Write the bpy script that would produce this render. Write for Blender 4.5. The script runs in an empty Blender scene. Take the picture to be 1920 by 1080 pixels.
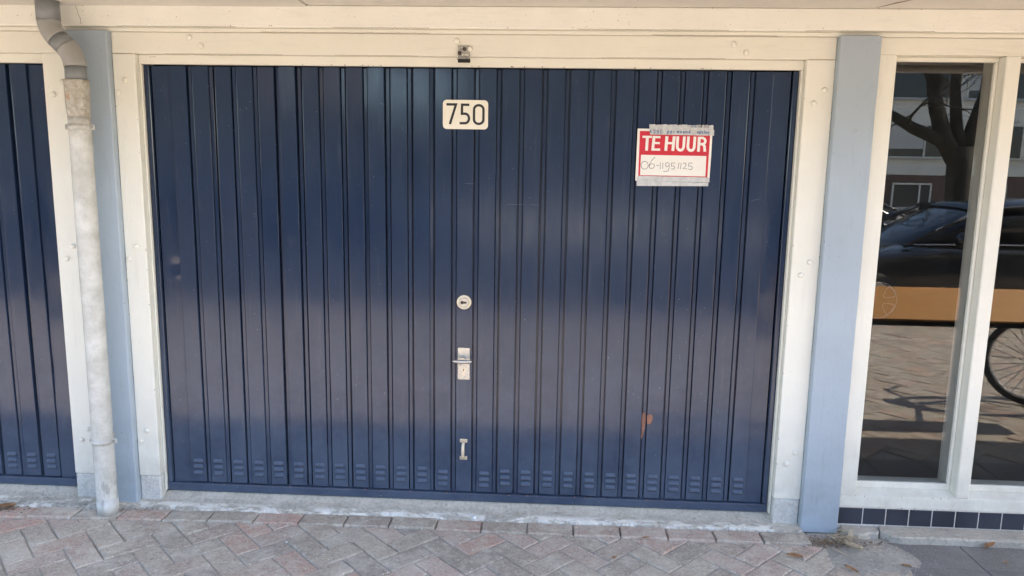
import bpy, bmesh, math, random
from mathutils import Vector, Matrix
random.seed(7)
S = bpy.context.scene
C = S.collection
RAD = math.radians

# ------------------------------------------------------------------ camera, sky, sun, exposure
cam_d = bpy.data.cameras.new('camera'); cam = bpy.data.objects.new('camera', cam_d); C.objects.link(cam)
rt = Vector((0.99859830, 0.05036190, 0.01628227)); up = Vector((-0.02387882, 0.15413133, 0.98776178)); bk = Vector((0.04723595, -0.98676604, 0.15511787))
cam.matrix_world = Matrix(((rt.x, up.x, bk.x, 0), (rt.y, up.y, bk.y, -3.1), (rt.z, up.z, bk.z, 1.5361), (0, 0, 0, 1)))
cam_d.sensor_width = 36; cam_d.lens = 1370 / 1920 * 36; cam_d.clip_start = 0.05; cam_d.clip_end = 2000
S.camera = cam

SUN_EL, SUN_AZ = RAD(36), RAD(84)          # azimuth measured from the facade's outward normal, towards +X
sun_vec = Vector((math.cos(SUN_EL) * math.sin(SUN_AZ), -math.cos(SUN_EL) * math.cos(SUN_AZ), math.sin(SUN_EL)))
W = bpy.data.worlds.new('World'); S.world = W; W.use_nodes = True
wn = W.node_tree; bg = wn.nodes['Background']
sky = wn.nodes.new('ShaderNodeTexSky'); sky.sky_type = 'NISHITA'; sky.sun_disc = False
sky.sun_elevation = SUN_EL; sky.sun_rotation = math.atan2(sun_vec.x, sun_vec.y)
sky.air_density = 1.0; sky.dust_density = 0.8; sky.ozone_density = 1.4
wn.links.new(sky.outputs[0], bg.inputs[0]); bg.inputs[1].default_value = 0.15
sl = bpy.data.lights.new('sun', 'SUN'); sl.energy = 4.5; sl.angle = RAD(0.5); sl.color = (1.0, 0.90, 0.74)
so = bpy.data.objects.new('sun', sl); C.objects.link(so); so.rotation_euler = (-sun_vec).to_track_quat('-Z', 'Y').to_euler(); so.location = (12, -4, 12)
S.view_settings.view_transform = 'Standard'; S.view_settings.look = 'None'; S.view_settings.gamma = 1
S.view_settings.exposure = 2.30

# ------------------------------------------------------------------ helpers
def tag(o, label=None, cat=None, group=None, kind=None):
    if label: o['label'] = label
    if cat: o['category'] = cat
    if group: o['group'] = group
    if kind: o['kind'] = kind
    return o

def empty(name, loc, label, cat, group=None):
    o = bpy.data.objects.new(name, None); C.objects.link(o); o.location = loc; o.empty_display_size = 0.1
    PINV[o.name] = Matrix.Translation(Vector(loc) * -1)
    return tag(o, label, cat, group)

PINV = {}
class MB:
    def __init__(s): s.v = []; s.f = []; s.sm = []
    def add(s, vs, fs, smooth=False):
        n = len(s.v); s.v += [tuple(p) for p in vs]; s.f += [tuple(i + n for i in f) for f in fs]; s.sm += [smooth] * len(fs); return s
    def box(s, x0, x1, y0, y1, z0, z1, b=0.0):
        if b <= 0:
            vs = [(x, y, z) for x in (x0, x1) for y in (y0, y1) for z in (z0, z1)]
            return s.add(vs, [(0, 1, 3, 2), (4, 6, 7, 5), (0, 4, 5, 1), (2, 3, 7, 6), (0, 2, 6, 4), (1, 5, 7, 3)])
        b = min(b, (x1 - x0) * .45, (y1 - y0) * .45, (z1 - z0) * .45)
        vs = []; ids = {}
        for ix, (X, dx) in enumerate(((x0, b), (x1, -b))):
            for iy, (Y, dy) in enumerate(((y0, b), (y1, -b))):
                for iz, (Z, dz) in enumerate(((z0, b), (z1, -b))):
                    for a, p in enumerate(((X, Y + dy, Z + dz), (X + dx, Y, Z + dz), (X + dx, Y + dy, Z))):
                        ids[ix, iy, iz, a] = len(vs); vs.append(p)
        I = lambda ix, iy, iz, a: ids[ix, iy, iz, a]
        fs = []
        for ix in (0, 1):
            q = [I(ix, 0, 0, 0), I(ix, 1, 0, 0), I(ix, 1, 1, 0), I(ix, 0, 1, 0)]; fs.append(q if ix else q[::-1])
        for iy in (0, 1):
            q = [I(0, iy, 0, 1), I(1, iy, 0, 1), I(1, iy, 1, 1), I(0, iy, 1, 1)]; fs.append(q[::-1] if iy else q)
        for iz in (0, 1):
            q = [I(0, 0, iz, 2), I(1, 0, iz, 2), I(1, 1, iz, 2), I(0, 1, iz, 2)]; fs.append(q if iz else q[::-1])
        for i in (0, 1):
            for j in (0, 1):
                q = [I(i, j, 0, 0), I(i, j, 1, 0), I(i, j, 1, 1), I(i, j, 0, 1)]; fs.append(q)
                q = [I(i, 0, j, 0), I(i, 1, j, 0), I(i, 1, j, 2), I(i, 0, j, 2)]; fs.append(q)
                q = [I(0, i, j, 1), I(1, i, j, 1), I(1, i, j, 2), I(0, i, j, 2)]; fs.append(q)
        for ix in (0, 1):
            for iy in (0, 1):
                for iz in (0, 1): fs.append([I(ix, iy, iz, 0), I(ix, iy, iz, 1), I(ix, iy, iz, 2)])
        return s.add(vs, fs)
    def prism(s, poly, z0, z1, ch=0.0):
        """convex polygon in xy (ccw) extruded, top edge chamfered"""
        n = len(poly); cx = sum(p[0] for p in poly) / n; cy = sum(p[1] for p in poly) / n
        def ins(d):
            out = []
            for i in range(n):
                a, b, c = Vector(poly[i - 1]), Vector(poly[i]), Vector(poly[(i + 1) % n])
                e1, e2 = (b - a).normalized(), (c - b).normalized()
                n1, n2 = Vector((-e1.y, e1.x)), Vector((-e2.y, e2.x))
                m = (n1 + n2); l = max(0.35, m.length_squared / 2); out.append(b + m * (d / (2 * l)) * 1.0)
            return out
        rings = [[(p[0], p[1], z0) for p in poly]]
        if ch > 0:
            rings.append([(p[0], p[1], z1 - ch) for p in poly]); rings.append([(p.x, p.y, z1 - ch * .3) for p in ins(ch * .45)]); rings.append([(p.x, p.y, z1) for p in ins(ch * 1.3)])
        else: rings.append([(p[0], p[1], z1) for p in poly])
        vs = [p for r in rings for p in r]; fs = []
        for k in range(len(rings) - 1):
            for i in range(n): j = (i + 1) % n; fs.append((k * n + i, k * n + j, (k + 1) * n + j, (k + 1) * n + i))
        t = (len(rings) - 1) * n; fs.append(tuple(range(t, t + n)))
        return s.add(vs, fs)
    def tube(s, pts, rad, n=12, cap=True, smooth=True):
        pts = [Vector(p) for p in pts]; rad = rad if isinstance(rad, (list, tuple)) else [rad] * len(pts)
        vs = []; prev = None
        for i, p in enumerate(pts):
            d = (pts[min(i + 1, len(pts) - 1)] - pts[max(i - 1, 0)]).normalized()
            if prev is None: a = d.orthogonal().normalized()
            else: a = (prev - d * prev.dot(d)).normalized()
            prev = a; b = d.cross(a)
            vs += [p + (a * math.cos(2 * math.pi * k / n) + b * math.sin(2 * math.pi * k / n)) * rad[i] for k in range(n)]
        fs = []
        for i in range(len(pts) - 1):
            for k in range(n): j = (k + 1) % n; fs.append((i * n + k, i * n + j, (i + 1) * n + j, (i + 1) * n + k))
        s.add(vs, fs, smooth)
        if cap:
            m = len(s.v) - len(vs); s.f += [tuple(m + k for k in range(n))[::-1], tuple(m + (len(pts) - 1) * n + k for k in range(n))]; s.sm += [False, False]
        return s
    def lathe(s, prof, axis_o, axis='y', n=24, smooth=True):
        """prof: (r, t) along axis"""
        o = Vector(axis_o); vs = []
        for r, t in prof:
            for k in range(n):
                a = 2 * math.pi * k / n
                if axis == 'y': vs.append(o + Vector((r * math.cos(a), t, r * math.sin(a))))
                elif axis == 'x': vs.append(o + Vector((t, r * math.cos(a), r * math.sin(a))))
                else: vs.append(o + Vector((r * math.cos(a), r * math.sin(a), t)))
        fs = []
        for i in range(len(prof) - 1):
            for k in range(n): j = (k + 1) % n; fs.append((i * n + k, i * n + j, (i + 1) * n + j, (i + 1) * n + k))
        s.add(vs, fs, smooth)
        m = len(s.v) - len(vs); L = (len(prof) - 1) * n
        s.f += [tuple(m + k for k in range(n)), tuple(m + L + k for k in range(n))]; s.sm += [False, False]
        return s
    def mesh(s, name):
        me = bpy.data.meshes.new(name); me.from_pydata(s.v, [], s.f)
        me.polygons.foreach_set('use_smooth', s.sm)
        bm = bmesh.new(); bm.from_mesh(me); bmesh.ops.recalc_face_normals(bm, faces=bm.faces); bm.to_mesh(me); bm.free()
        me.update(); return me
    def build(s, name, mat, parent=None, world=True):
        o = bpy.data.objects.new(name, s.mesh(name)); C.objects.link(o)
        if mat: o.data.materials.append(mat)
        if parent is not None:
            o.parent = parent
            if world: o.matrix_parent_inverse = PINV.get(parent.name, Matrix.Identity(4))
        return o

def rng_noise(x, seed=0.0):
    return (math.sin(x * 7.3 + seed) + math.sin(x * 17.9 + seed * 2.1) * .6 + math.sin(x * 41.7 + seed * 3.3) * .4 + math.sin(x * 97 + seed * 1.7) * .25) / 2.25

# ------------------------------------------------------------------ materials
class NT:
    def __init__(s, name):
        s.m = bpy.data.materials.new(name); s.m.use_nodes = True; s.t = s.m.node_tree; s.b = s.t.nodes['Principled BSDF']
    def n(s, typ, **kw):
        nd = s.t.nodes.new('ShaderNode' + typ)
        for k, v in kw.items(): setattr(nd, k, v)
        return nd
    def l(s, a, b): s.t.links.new(a, b)
    def pos(s, scale=(1, 1, 1), rot=(0, 0, 0)):
        g = s.n('NewGeometry'); mp = s.n('Mapping'); mp.inputs['Scale'].default_value = scale; mp.inputs['Rotation'].default_value = rot
        s.l(g.outputs['Position'], mp.inputs['Vector']); return mp.outputs[0]
    def noise(s, scale, detail=4, rough=.55, stretch=(1, 1, 1), rot=(0, 0, 0), dist=0):
        t = s.n('TexNoise'); t.inputs['Scale'].default_value = scale; t.inputs['Detail'].default_value = detail; t.inputs['Roughness'].default_value = rough; t.inputs['Distortion'].default_value = dist
        s.l(s.pos(stretch, rot), t.inputs['Vector']); return t.outputs[0]
    def vor(s, scale, stretch=(1, 1, 1), feature='F1'):
        t = s.n('TexVoronoi'); t.feature = feature; t.inputs['Scale'].default_value = scale
        s.l(s.pos(stretch), t.inputs['Vector']); return t.outputs[0]
    def ramp(s, x, lo, hi, a=0, b=1):
        t = s.n('MapRange'); t.inputs[1].default_value = lo; t.inputs[2].default_value = hi; t.inputs[3].default_value = a; t.inputs[4].default_value = b
        s.l(x, t.inputs[0]); return t.outputs[0]
    def mix(s, fac, a, b, mode='MIX'):
        t = s.n('Mix', data_type='RGBA', blend_type=mode)
        for i, x in ((0, fac), (6, a), (7, b)):
            if hasattr(x, 'links'): s.l(x, t.inputs[i])
            elif isinstance(x, (int, float)): t.inputs[i].default_value = x
            else: t.inputs[i].default_value = (*x, 1)
        return t.outputs[2]
    def math(s, op, a, b=0.0):
        t = s.n('Math', operation=op)
        for i, x in enumerate((a, b)):
            if hasattr(x, 'links'): s.l(x, t.inputs[i])
            else: t.inputs[i].default_value = x
        return t.outputs[0]
    def col(s, x):
        if hasattr(x, 'links'): s.l(x, s.b.inputs['Base Color'])
        else: s.b.inputs['Base Color'].default_value = (*x, 1)
        return s
    def rough(s, x):
        if hasattr(x, 'links'): s.l(x, s.b.inputs['Roughness'])
        else: s.b.inputs['Roughness'].default_value = x
        return s
    def bump(s, *hs):
        prev = None
        for h, st, d in hs:
            b = s.n('Bump'); b.inputs['Strength'].default_value = st; b.inputs['Distance'].default_value = d
            s.l(h, b.inputs['Height'])
            if prev: s.l(prev, b.inputs['Normal'])
            prev = b.outputs[0]
        s.l(prev, s.b.inputs['Normal']); return s
    def z(s, axis=2):
        g = s.n('NewGeometry'); x = s.n('SeparateXYZ'); s.l(g.outputs['Position'], x.inputs[0]); return x.outputs[axis]
    def set(s, **kw):
        for k, v in kw.items(): s.b.inputs[k.replace('_', ' ')].default_value = v
        return s

def simple(name, col, rough=.5, var=.12, scale=8, metal=0.0, bump=None):
    k = NT(name); n = k.noise(scale, 5)
    k.col(k.mix(k.ramp(n, .3, .7), tuple(c * (1 - var) for c in col), tuple(min(1, c * (1 + var)) for c in col))).rough(rough).set(Metallic=metal)
    if bump: k.bump((k.noise(bump[0], 5), bump[1], bump[2]))
    return k.m

def paint(name, col, rough=.38, dirt=(.32, .28, .22), amount=.16, horiz=False, grime_z=True):
    """brushed gloss paint, with grime specks, faint stains, small chips and brush marks"""
    k = NT(name)
    br = (.35, 9, 9) if horiz else (9, 9, .35); sr = (.7, 6, 6) if horiz else (6, 6, .7)
    big = k.noise(2.3, 4, .6); fine = k.noise(55, 3, .6); specks = k.noise(120, 2, .5)
    base = k.mix(k.ramp(big, .35, .7), col, tuple(c * .92 for c in col))
    st = k.noise(5, 5, .65, sr, dist=.6)
    base = k.mix(k.math('MULTIPLY', k.ramp(st, .56, .8), amount), base, dirt)
    base = k.mix(k.math('MULTIPLY', k.ramp(k.noise(17, 6, .75), .60, .78), amount * 1.2), base, dirt)
    m2 = k.math('MULTIPLY', k.math('MULTIPLY', k.ramp(specks, .70, .77), k.ramp(fine, .45, .6)), .75)
    base = k.mix(m2, base, tuple(d * .45 for d in dirt))
    chip = k.math('MULTIPLY', k.ramp(k.noise(38, 3, .7, sr), .725, .74), k.ramp(k.noise(3.1, 3, .5), .52, .58)); base = k.mix(chip, base, (.36, .31, .25))
    if grime_z:
        g = k.math('MULTIPLY', k.ramp(k.z(), .5, 0.05), k.ramp(k.noise(9, 5, .7), .42, .72)); base = k.mix(k.math('MULTIPLY', g, .42), base, dirt)
    k.col(base).rough(k.ramp(big, .3, .7, rough - .06, rough + .1))
    k.bump((k.noise(28, 3, .5, br), .3, .002), (k.noise(10, 4, .6), .35, .004), (fine, .15, .0008), (chip, -.5, .0015))
    return k.m

M = {}
M['white'] = paint('cream_white_gloss_paint', (.80, .78, .69))
M['white_h'] = paint('cream_white_board_paint', (.79, .765, .67), grime_z=False, horiz=True)
M['fascia'] = paint('pale_fascia_coat', (.86, .845, .765), grime_z=False, horiz=True)  # fascia in a lighter tone than the header boards
M['bluegrey'] = paint('blue_grey_masonry_paint', (.37, .432, .49), rough=.55, amount=.42, dirt=(.22, .24, .25))
def soffit_mat():
    k = NT('soffit_plaster'); n = k.noise(3, 6, .6)
    k.col(k.mix(k.ramp(n, .3, .75), (.66, .63, .57), (.56, .53, .48))).rough(.8).bump((k.noise(40, 5, .7), .4, .004)); return k.m
M['soffit'] = soffit_mat()

def navy(name):
    k = NT(name)
    sp = k.math('MULTIPLY', k.ramp(k.noise(190, 2, .4), .755, .80), k.ramp(k.noise(13, 2), .45, .6))
    big = k.noise(1.6, 4, .6)
    base = k.mix(k.ramp(big, .3, .7), (.014, .027, .060), (.018, .033, .070))
    smear = k.math('MULTIPLY', k.ramp(k.noise(10, 5, .7, (1, 1, .5)), .62, .76), .35)
    run = k.math('MULTIPLY', k.ramp(k.noise(16, 4, .6, (4, 4, .22)), .58, .75), .30); base = k.mix(run, base, (.055, .065, .085))
    base = k.mix(smear, base, (.05, .055, .07))
    low_pale = k.math('MULTIPLY', k.ramp(k.z(), 1.0, .15), k.ramp(k.noise(4, 5, .65), .1, .6)); base = k.mix(k.math('MULTIPLY', low_pale, .5), base, (.115, .15, .21))  # paler, bluer tone blended in towards the bottom of the door
    base = k.mix(sp, base, (.38, .40, .42))
    k.col(base).rough(k.ramp(k.noise(6, 5, .65, (3, 3, .6)), .3, .72, .09, .22))
    k.set(IOR=1.52)
    k.bump((k.noise(2.2, 2, .4, (2.0, 1, .6)), .35, .005), (k.noise(34, 3, .55, (8, 8, .3)), .16, .0006), (k.noise(120, 2, .5, (1, 1, .5)), .10, .0004))
    return k.m
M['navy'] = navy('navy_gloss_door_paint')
M['navy_vent'] = simple('navy_vent_sky_sheen', (.06, .085, .135), .4, .12, 40)  # lighter navy for the louvre hoods: sky sheen put into the colour
def concrete(name, a, b, white=None, rough=.9):
    k = NT(name)
    n = k.noise(6, 8, .72); f = k.noise(70, 5, .75); g = k.noise(24, 6, .7)
    c = k.mix(k.ramp(n, .36, .64), a, b)
    c = k.mix(k.ramp(g, .45, .70, 0, .55), c, tuple(x * .58 for x in a))
    c = k.mix(k.ramp(f, .5, .72, 0, .7), c, tuple(x * .5 for x in a)); c = k.mix(k.ramp(f, .42, .30, 0, .6), c, tuple(min(.85, x * 1.4) for x in b))
    if white:
        yy = k.z(1); edge = k.math('MULTIPLY', k.ramp(yy, -.004, -.022), k.ramp(k.noise(7, 6, .75, (1, 3, 1)), .47, .53)); c = k.mix(k.math('MULTIPLY', edge, .9), c, white)
        grime = k.math('MULTIPLY', k.ramp(yy, -.045, -.062), k.ramp(g, .35, .6)); c = k.mix(k.math('MULTIPLY', grime, .6), c, (.20, .18, .16))
        st = k.ramp(k.noise(4.2, 5, .7), .665, .70); c = k.mix(k.math('MULTIPLY', st, .55), c, (.20, .155, .13))
    k.col(c).rough(rough).bump((f, .8, .005), (g, .6, .008)); return k.m
M['sill'] = concrete('worn_concrete_threshold', (.48, .435, .36), (.62, .57, .49), (.84, .80, .72))
M['concrete'] = concrete('grey_concrete', (.46, .42, .355), (.58, .53, .455))
M['footing'] = concrete('painted_concrete_foot', (.60, .585, .54), (.72, .70, .65))

def brick_mat():
    k = NT('weathered_clay_paver')
    oi = k.n('ObjectInfo'); g = k.n('NewGeometry')
    r = k.math('FRACT', k.math('ADD', oi.outputs['Random'], k.math('MULTIPLY', g.outputs['Random Per Island'], 3.7)))
    cr = k.n('ValToRGB'); k.l(r, cr.inputs[0]); e = cr.color_ramp; e.interpolation = 'LINEAR'
    e.elements[0].position = 0; e.elements[0].color = (0.421, 0.336, 0.273, 1); e.elements[1].position = 1; e.elements[1].color = (0.519, 0.369, 0.289, 1)
    for p, c in ((.2, (0.606, 0.450, 0.376)), (.3, (0.493, 0.404, 0.318)), (.45, (0.385, 0.319, 0.267)), (.6, (0.538, 0.457, 0.363)), (.78, (0.457, 0.369, 0.296)), (.9, (0.601, 0.379, 0.296))):
        x = e.elements.new(p); x.color = (*c, 1)
    f = k.noise(75, 5, .8); n = k.noise(5.5, 7, .72); v = k.vor(62); mid = k.noise(22, 6, .75)
    c = k.mix(k.ramp(mid, .42, .68, 0, .75), cr.outputs[0], (0.606, 0.532, 0.439))
    c = k.mix(k.ramp(f, .48, .70, 0, .75), c, (0.191, 0.159, 0.132))
    c = k.mix(k.ramp(n, .46, .66, 0, .6), c, (0.718, 0.649, 0.545))
    c = k.mix(k.math('MULTIPLY', k.ramp(v, .19, .12), k.ramp(k.noise(9, 3), .44, .56)), c, (0.850, 0.823, 0.719))
    c = k.mix(k.math('MULTIPLY', k.ramp(k.vor(85), .15, .08), .8), c, (0.123, 0.105, 0.090))
    k.col(c).rough(.92).bump((f, 1.0, .006), (mid, .8, .008)); return k.m
M['brick'] = brick_mat()
def grey_paver():
    k = NT('grey_concrete_paver'); oi = k.n('ObjectInfo'); f = k.noise(230, 3, .7); n = k.noise(6, 6, .7)
    c = k.mix(oi.outputs['Random'], (.215, .20, .185), (.26, .245, .225)); c = k.mix(k.ramp(f, .35, .7), c, (.13, .12, .115)); c = k.mix(k.ramp(n, .45, .75, 0, .5), c, (.33, .31, .285))
    c = k.mix(k.ramp(k.vor(300), .12, .05), c, (.48, .46, .43))
    k.col(c).rough(.93).bump((f, .7, .003)); return k.m
M['paver'] = grey_paver()
M['sand'] = concrete('joint_sand', (.34, .31, .27), (.50, .46, .40))
M['asphalt'] = concrete('asphalt_road', (.055, .054, .052), (.075, .073, .07))
M['far_ground'] = simple('far_ground', (.16, .15, .12), .95, .3, .2)
M['steel'] = simple('brushed_stainless', (.62, .60, .56), .3, .1, 60, 1.0)
def zinc():
    k = NT('pitted_zinc_plate'); s_ = k.ramp(k.noise(330, 3, .6), .52, .62)
    k.col(k.mix(s_, (.66, .64, .59), (.27, .26, .25))).rough(k.ramp(s_, 0, 1, .36, .7)).set(Metallic=.75); return k.m
M['zinc'] = zinc()
M['bracket'] = simple('galvanised_bracket', (.42, .41, .37), .5, .35, 120, .7)
M['brass'] = simple('aged_ivory_brass', (.70, .62, .47), .35, .1, 60, .35)
M['dark'] = simple('dark_void', (.012, .012, .013), .8, .2, 10)
M['rustbolt'] = simple('rusty_bolt_head', (.06, .04, .032), .7, .3, 200)
M['pvc_dark'] = simple('dark_grey_pvc', (.20, .21, .215), .42, .08, 12)
M['pvc_light'] = simple('weathered_grey_pvc', (.30, .295, .28), .5, .1, 9)
def oldpipe():
    k = NT('stained_painted_pipe'); n = k.noise(9, 6, .7); f = k.noise(60, 5, .7)
    c = k.mix(k.ramp(n, .38, .62), (.63, .62, .58), (.45, .44, .40))
    up_ = k.ramp(k.z(), 1.62, 1.76); blot = k.math('MULTIPLY', up_, k.ramp(f, .36, .58, .25, .92)); c = k.mix(blot, c, (.30, .26, .20))
    rust = k.math('MULTIPLY', up_, k.ramp(k.noise(16, 4, .6, (1, 1, .6)), .6, .68)); c = k.mix(rust, c, (.36, .18, .06))
    lowm = k.math('MULTIPLY', k.ramp(k.z(), .42, .15), k.ramp(k.noise(13, 5, .65, (1, 1, .35)), .56, .62)); c = k.mix(k.math('MULTIPLY', lowm, .75), c, (.33, .32, .29))
    c = k.mix(k.math('MULTIPLY', k.ramp(k.noise(90, 2), .7, .76), .7), c, (.16, .14, .12))
    k.col(c).rough(.5).bump((n, .3, .004), (f, .25, .0015)); return k.m
M['oldpipe'] = oldpipe()
M['tile'] = simple('navy_black_glazed_tile', (.035, .040, .055), .3, .3, 6)
M['grout'] = simple('pale_grout', (.68, .63, .56), .9, .12, 60)
def glass():
    k = NT('window_glass'); k.set(Transmission_Weight=1.0, Roughness=0.0, IOR=1.6); k.col((.93, .95, .95))
    k.bump((k.noise(1.3, 2, .4), .05, .004))
    df = k.n('BsdfDiffuse'); df.inputs[0].default_value = (.6, .58, .54, 1); mx = k.n('MixShader')
    sm_ = k.math('ADD', k.ramp(k.noise(3, 5, .7, (2, 1, .5)), .45, .8, .002, .016), k.math('MULTIPLY', k.ramp(k.noise(150, 2), .72, .78), .15))
    k.l(sm_, mx.inputs[0]); k.l(k.b.outputs[0], mx.inputs[1]); k.l(df.outputs[0], mx.inputs[2])
    k.l(mx.outputs[0], k.t.nodes['Material Output'].inputs[0]); return k.m
M['glass'] = glass()
M['room'] = simple('dim_room', (.05, .045, .04), .9, .2, 2)
M['enamel'] = simple('ivory_enamel', (.80, .755, .64), .25, .03, 10)
M['black'] = simple('black_print', (.018, .018, .018), .4, .1, 10)
M['paper'] = simple('white_sign_card', (.80, .775, .72), .5, .03, 20)
M['red'] = simple('red_sign_print', (.56, .018, .035), .45, .06, 30)
M['tape'] = simple('crinkled_grey_tape', (.53, .54, .535), .4, .14, 70, 0, (60, .6, .004))
M['bluepen'] = simple('blue_pen', (.03, .09, .27), .5, .1, 10)
M['pen'] = simple('dark_pen', (.06, .06, .065), .5, .1, 10)
M['rust'] = simple('bare_primer_rust', (.27, .13, .085), .8, .35, 90)
M['leaf'] = simple('dry_brown_leaf', (.36, .19, .09), .7, .3, 60)
M['straw'] = simple('dry_straw', (.52, .42, .29), .8, .35, 60)
M['litter'] = simple('brown_leaf_crumbs', (.17, .11, .065), .9, .45, 90)
M['scrap'] = simple('white_scrap', (.78, .78, .76), .6, .05, 60)
M['stone'] = simple('pale_pebble', (.42, .40, .38), .8, .3, 80)
M['rubber'] = simple('black_rubber', (.014, .014, .014), .6, .2, 30)
M['chrome'] = simple('chrome_spoke', (.75, .75, .75), .15, .05, 30, 1.0)
M['blackpaint'] = simple('black_frame_paint', (.012, .012, .013), .25, .1, 30)
def wood():
    k = NT('varnished_hardwood'); g = k.noise(9, 6, .65, (.6, 6, 9), dist=.8); g2 = k.noise(60, 3, .6, (.25, 4, 6))
    c = k.mix(k.ramp(g, .3, .7), (.82, .38, .075), (.62, .25, .04)); c = k.mix(k.ramp(g2, .45, .75, 0, .5), c, (.85, .50, .16))
    k.col(c).rough(.55); return k.m
M['wood'] = wood()
def carpaint(name, col):
    k = NT(name); k.col(col).rough(.25).set(Coat_Weight=.8, Coat_Roughness=.03); return k.m
M['car_black'] = carpaint('black_car_paint', (.006, .006, .007))
M['car_grey'] = carpaint('grey_car_paint', (.10, .105, .115))
M['car_blue'] = carpaint('dark_blue_car_paint', (.015, .025, .055))
M['car_white'] = carpaint('silver_car_paint', (.35, .35, .35))
M['car_glass'] = carpaint('dark_car_glass', (.004, .005, .006))
M['lamp_glass'] = simple('headlamp_glass', (.6, .6, .6), .1, .05, 10)
M['redlamp'] = simple('red_tail_lamp', (.4, .01, .01), .15, .05, 10)
def bark():
    k = NT('mossy_bark'); n = k.noise(9, 6, .75, (1, 1, .4)); c = k.mix(k.ramp(n, .38, .62), (.03, .025, .02), (.11, .095, .07))
    c = k.mix(k.ramp(k.noise(3, 5, .7), .55, .7, 0, .6), c, (.10, .115, .04)); k.col(c).rough(.95).bump((k.noise(22, 5, .7, (1, 1, .3)), .9, .03)); return k.m
M['bark'] = bark()
M['plaster'] = simple('pale_plaster', (.78, .75, .68), .85, .08, 1.2)
def brickwall():
    k = NT('dark_brick_wall'); t = k.n('TexBrick'); t.inputs['Scale'].default_value = 1; t.inputs['Brick Width'].default_value = .22; t.inputs['Row Height'].default_value = .065; t.inputs['Mortar Size'].default_value = .008
    t.inputs['Color1'].default_value = (.16, .085, .06, 1); t.inputs['Color2'].default_value = (.11, .06, .045, 1); t.inputs['Mortar'].default_value = (.2, .18, .16, 1)
    k.l(k.pos((1, 1, 1), (RAD(90), 0, 0)), t.inputs['Vector']); k.col(t.outputs[0]).rough(.9); return k.m
M['brickwall'] = brickwall()
M['roof'] = simple('dark_roof', (.07, .06, .06), .8, .2, 2)
M['pane'] = carpaint('far_window_pane', (.02, .025, .03))
M['blind'] = simple('white_blind', (.55, .55, .53), .7, .05, 4)
M['hedge'] = simple('evergreen_leaves', (.035, .06, .02), .7, .4, 9)

# ------------------------------------------------------------------ ground
def struct(o): return tag(o, kind='structure')
g = MB().add([(-400, -400, -.16), (400, -400, -.16), (400, 400, -.16), (-400, 400, -.16)], [(0, 1, 2, 3)]); struct(g.build('ground', M['far_ground']))
g = MB().box(-60, 60, -9.6, -4.86, -.2, -.10); struct(g.build('road', M['asphalt']))
g = MB().box(-60, 60, -12.0, -9.75, -.2, -.09); struct(g.build('parking_lane', M['asphalt']))
g = MB().box(-60, 60, -29.8, -12.15, -.2, .0); struct(g.build('far_pavement', M['concrete']))
for y0, y1 in ((-4.86, -4.72), (-9.75, -9.6), (-12.15, -12.0)):
    k = struct(bpy.data.objects.new('kerb', None)); C.objects.link(k)
    me = MB().box(-.495, .495, y0, y1, -.2, .004, .012).mesh('kerb_stone')
    me.materials.append(M['concrete'])
    for i in range(-14, 14):
        o = bpy.data.objects.new('kerb_stone', me); C.objects.link(o); o.parent = k; o.location = (i * 1.0 + .5, 0, random.uniform(-.003, .003))

pave = struct(MB().box(-14, 14, -4.72, .02, -.2, -.0055).build('pavement', M['sand']))
def clip(poly, a, b, c):            # keep a*x+b*y<=c
    out = []
    for i in range(len(poly)):
        p, q = poly[i - 1], poly[i]; dp = a * p[0] + b * p[1] - c; dq = a * q[0] + b * q[1] - c
        if (dp <= 0) != (dq <= 0):
            t = dp / (dp - dq); out.append((p[0] + (q[0] - p[0]) * t, p[1] + (q[1] - p[1]) * t))
        if dq <= 0: out.append(q)
    return out
def area(p): return abs(sum(p[i - 1][0] * p[i][1] - p[i][0] * p[i - 1][1] for i in range(len(p)))) / 2
def front(x): return -.148 - .006 * math.sin(x * 1.3 + .4) + (.0 if x > -1 else -.03 * (-1 - x))   # edge between border course and field
w = .1015; jn = .0022
cs = math.cos(RAD(45)); field = []
for i in range(-120, 120):
    for j in range(-120, 120):
        m = (i - j) % 4
        if m == 0: r = (i * w, j * w, (i + 2) * w, (j + 1) * w)
        elif m == 2: r = (i * w, (j - 1) * w, (i + 1) * w, (j + 1) * w)
        else: continue
        cx, cy = (r[0] + r[2]) / 2, (r[1] + r[3]) / 2
        X, Y_ = (cx - cy) * cs, (cx + cy) * cs - 2.36
        if X < -6.2 or X > 7.6 or Y_ > .0 or Y_ < -4.85: continue
        jj = jn + random.uniform(-.0009, .0012)
        x0, y0, x1, y1 = r[0] + jj, r[1] + jj, r[2] - jj, r[3] - jj
        poly = [((a - b) * cs, (a + b) * cs - 2.36) for a, b in ((x0, y0), (x1, y0), (x1, y1), (x0, y1))]
        f = front(X) - .004
        poly = clip(poly, 0, 1, f); 
        if len(poly) > 2: poly = clip(poly, 0, -1, 4.715)
        if len(poly) > 2 and Y_ > -.75 and X > 1.3: poly = clip(poly, 1, .18, 1.465)     # slabs begin here
        if len(poly) < 3 or area(poly) < 6e-4: continue
        if X > 1.3 and Y_ > -.72 and max(p[0] for p in poly) > 1.62: continue
        field.append((X, Y_, poly))
def sub(poly):                                              # slightly irregular outline
    out = []
    for i in range(len(poly)):
        a, b = poly[i], poly[(i + 1) % len(poly)]; L = math.hypot(b[0] - a[0], b[1] - a[1])
        out.append(a)
        if L > .06:
            nx, ny = (b[1] - a[1]) / L, -(b[0] - a[0]) / L
            for t in (.33, .67):
                d = random.uniform(-.0018, .0006); out.append((a[0] + (b[0] - a[0]) * t + nx * d, a[1] + (b[1] - a[1]) * t + ny * d))
    return out
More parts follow.
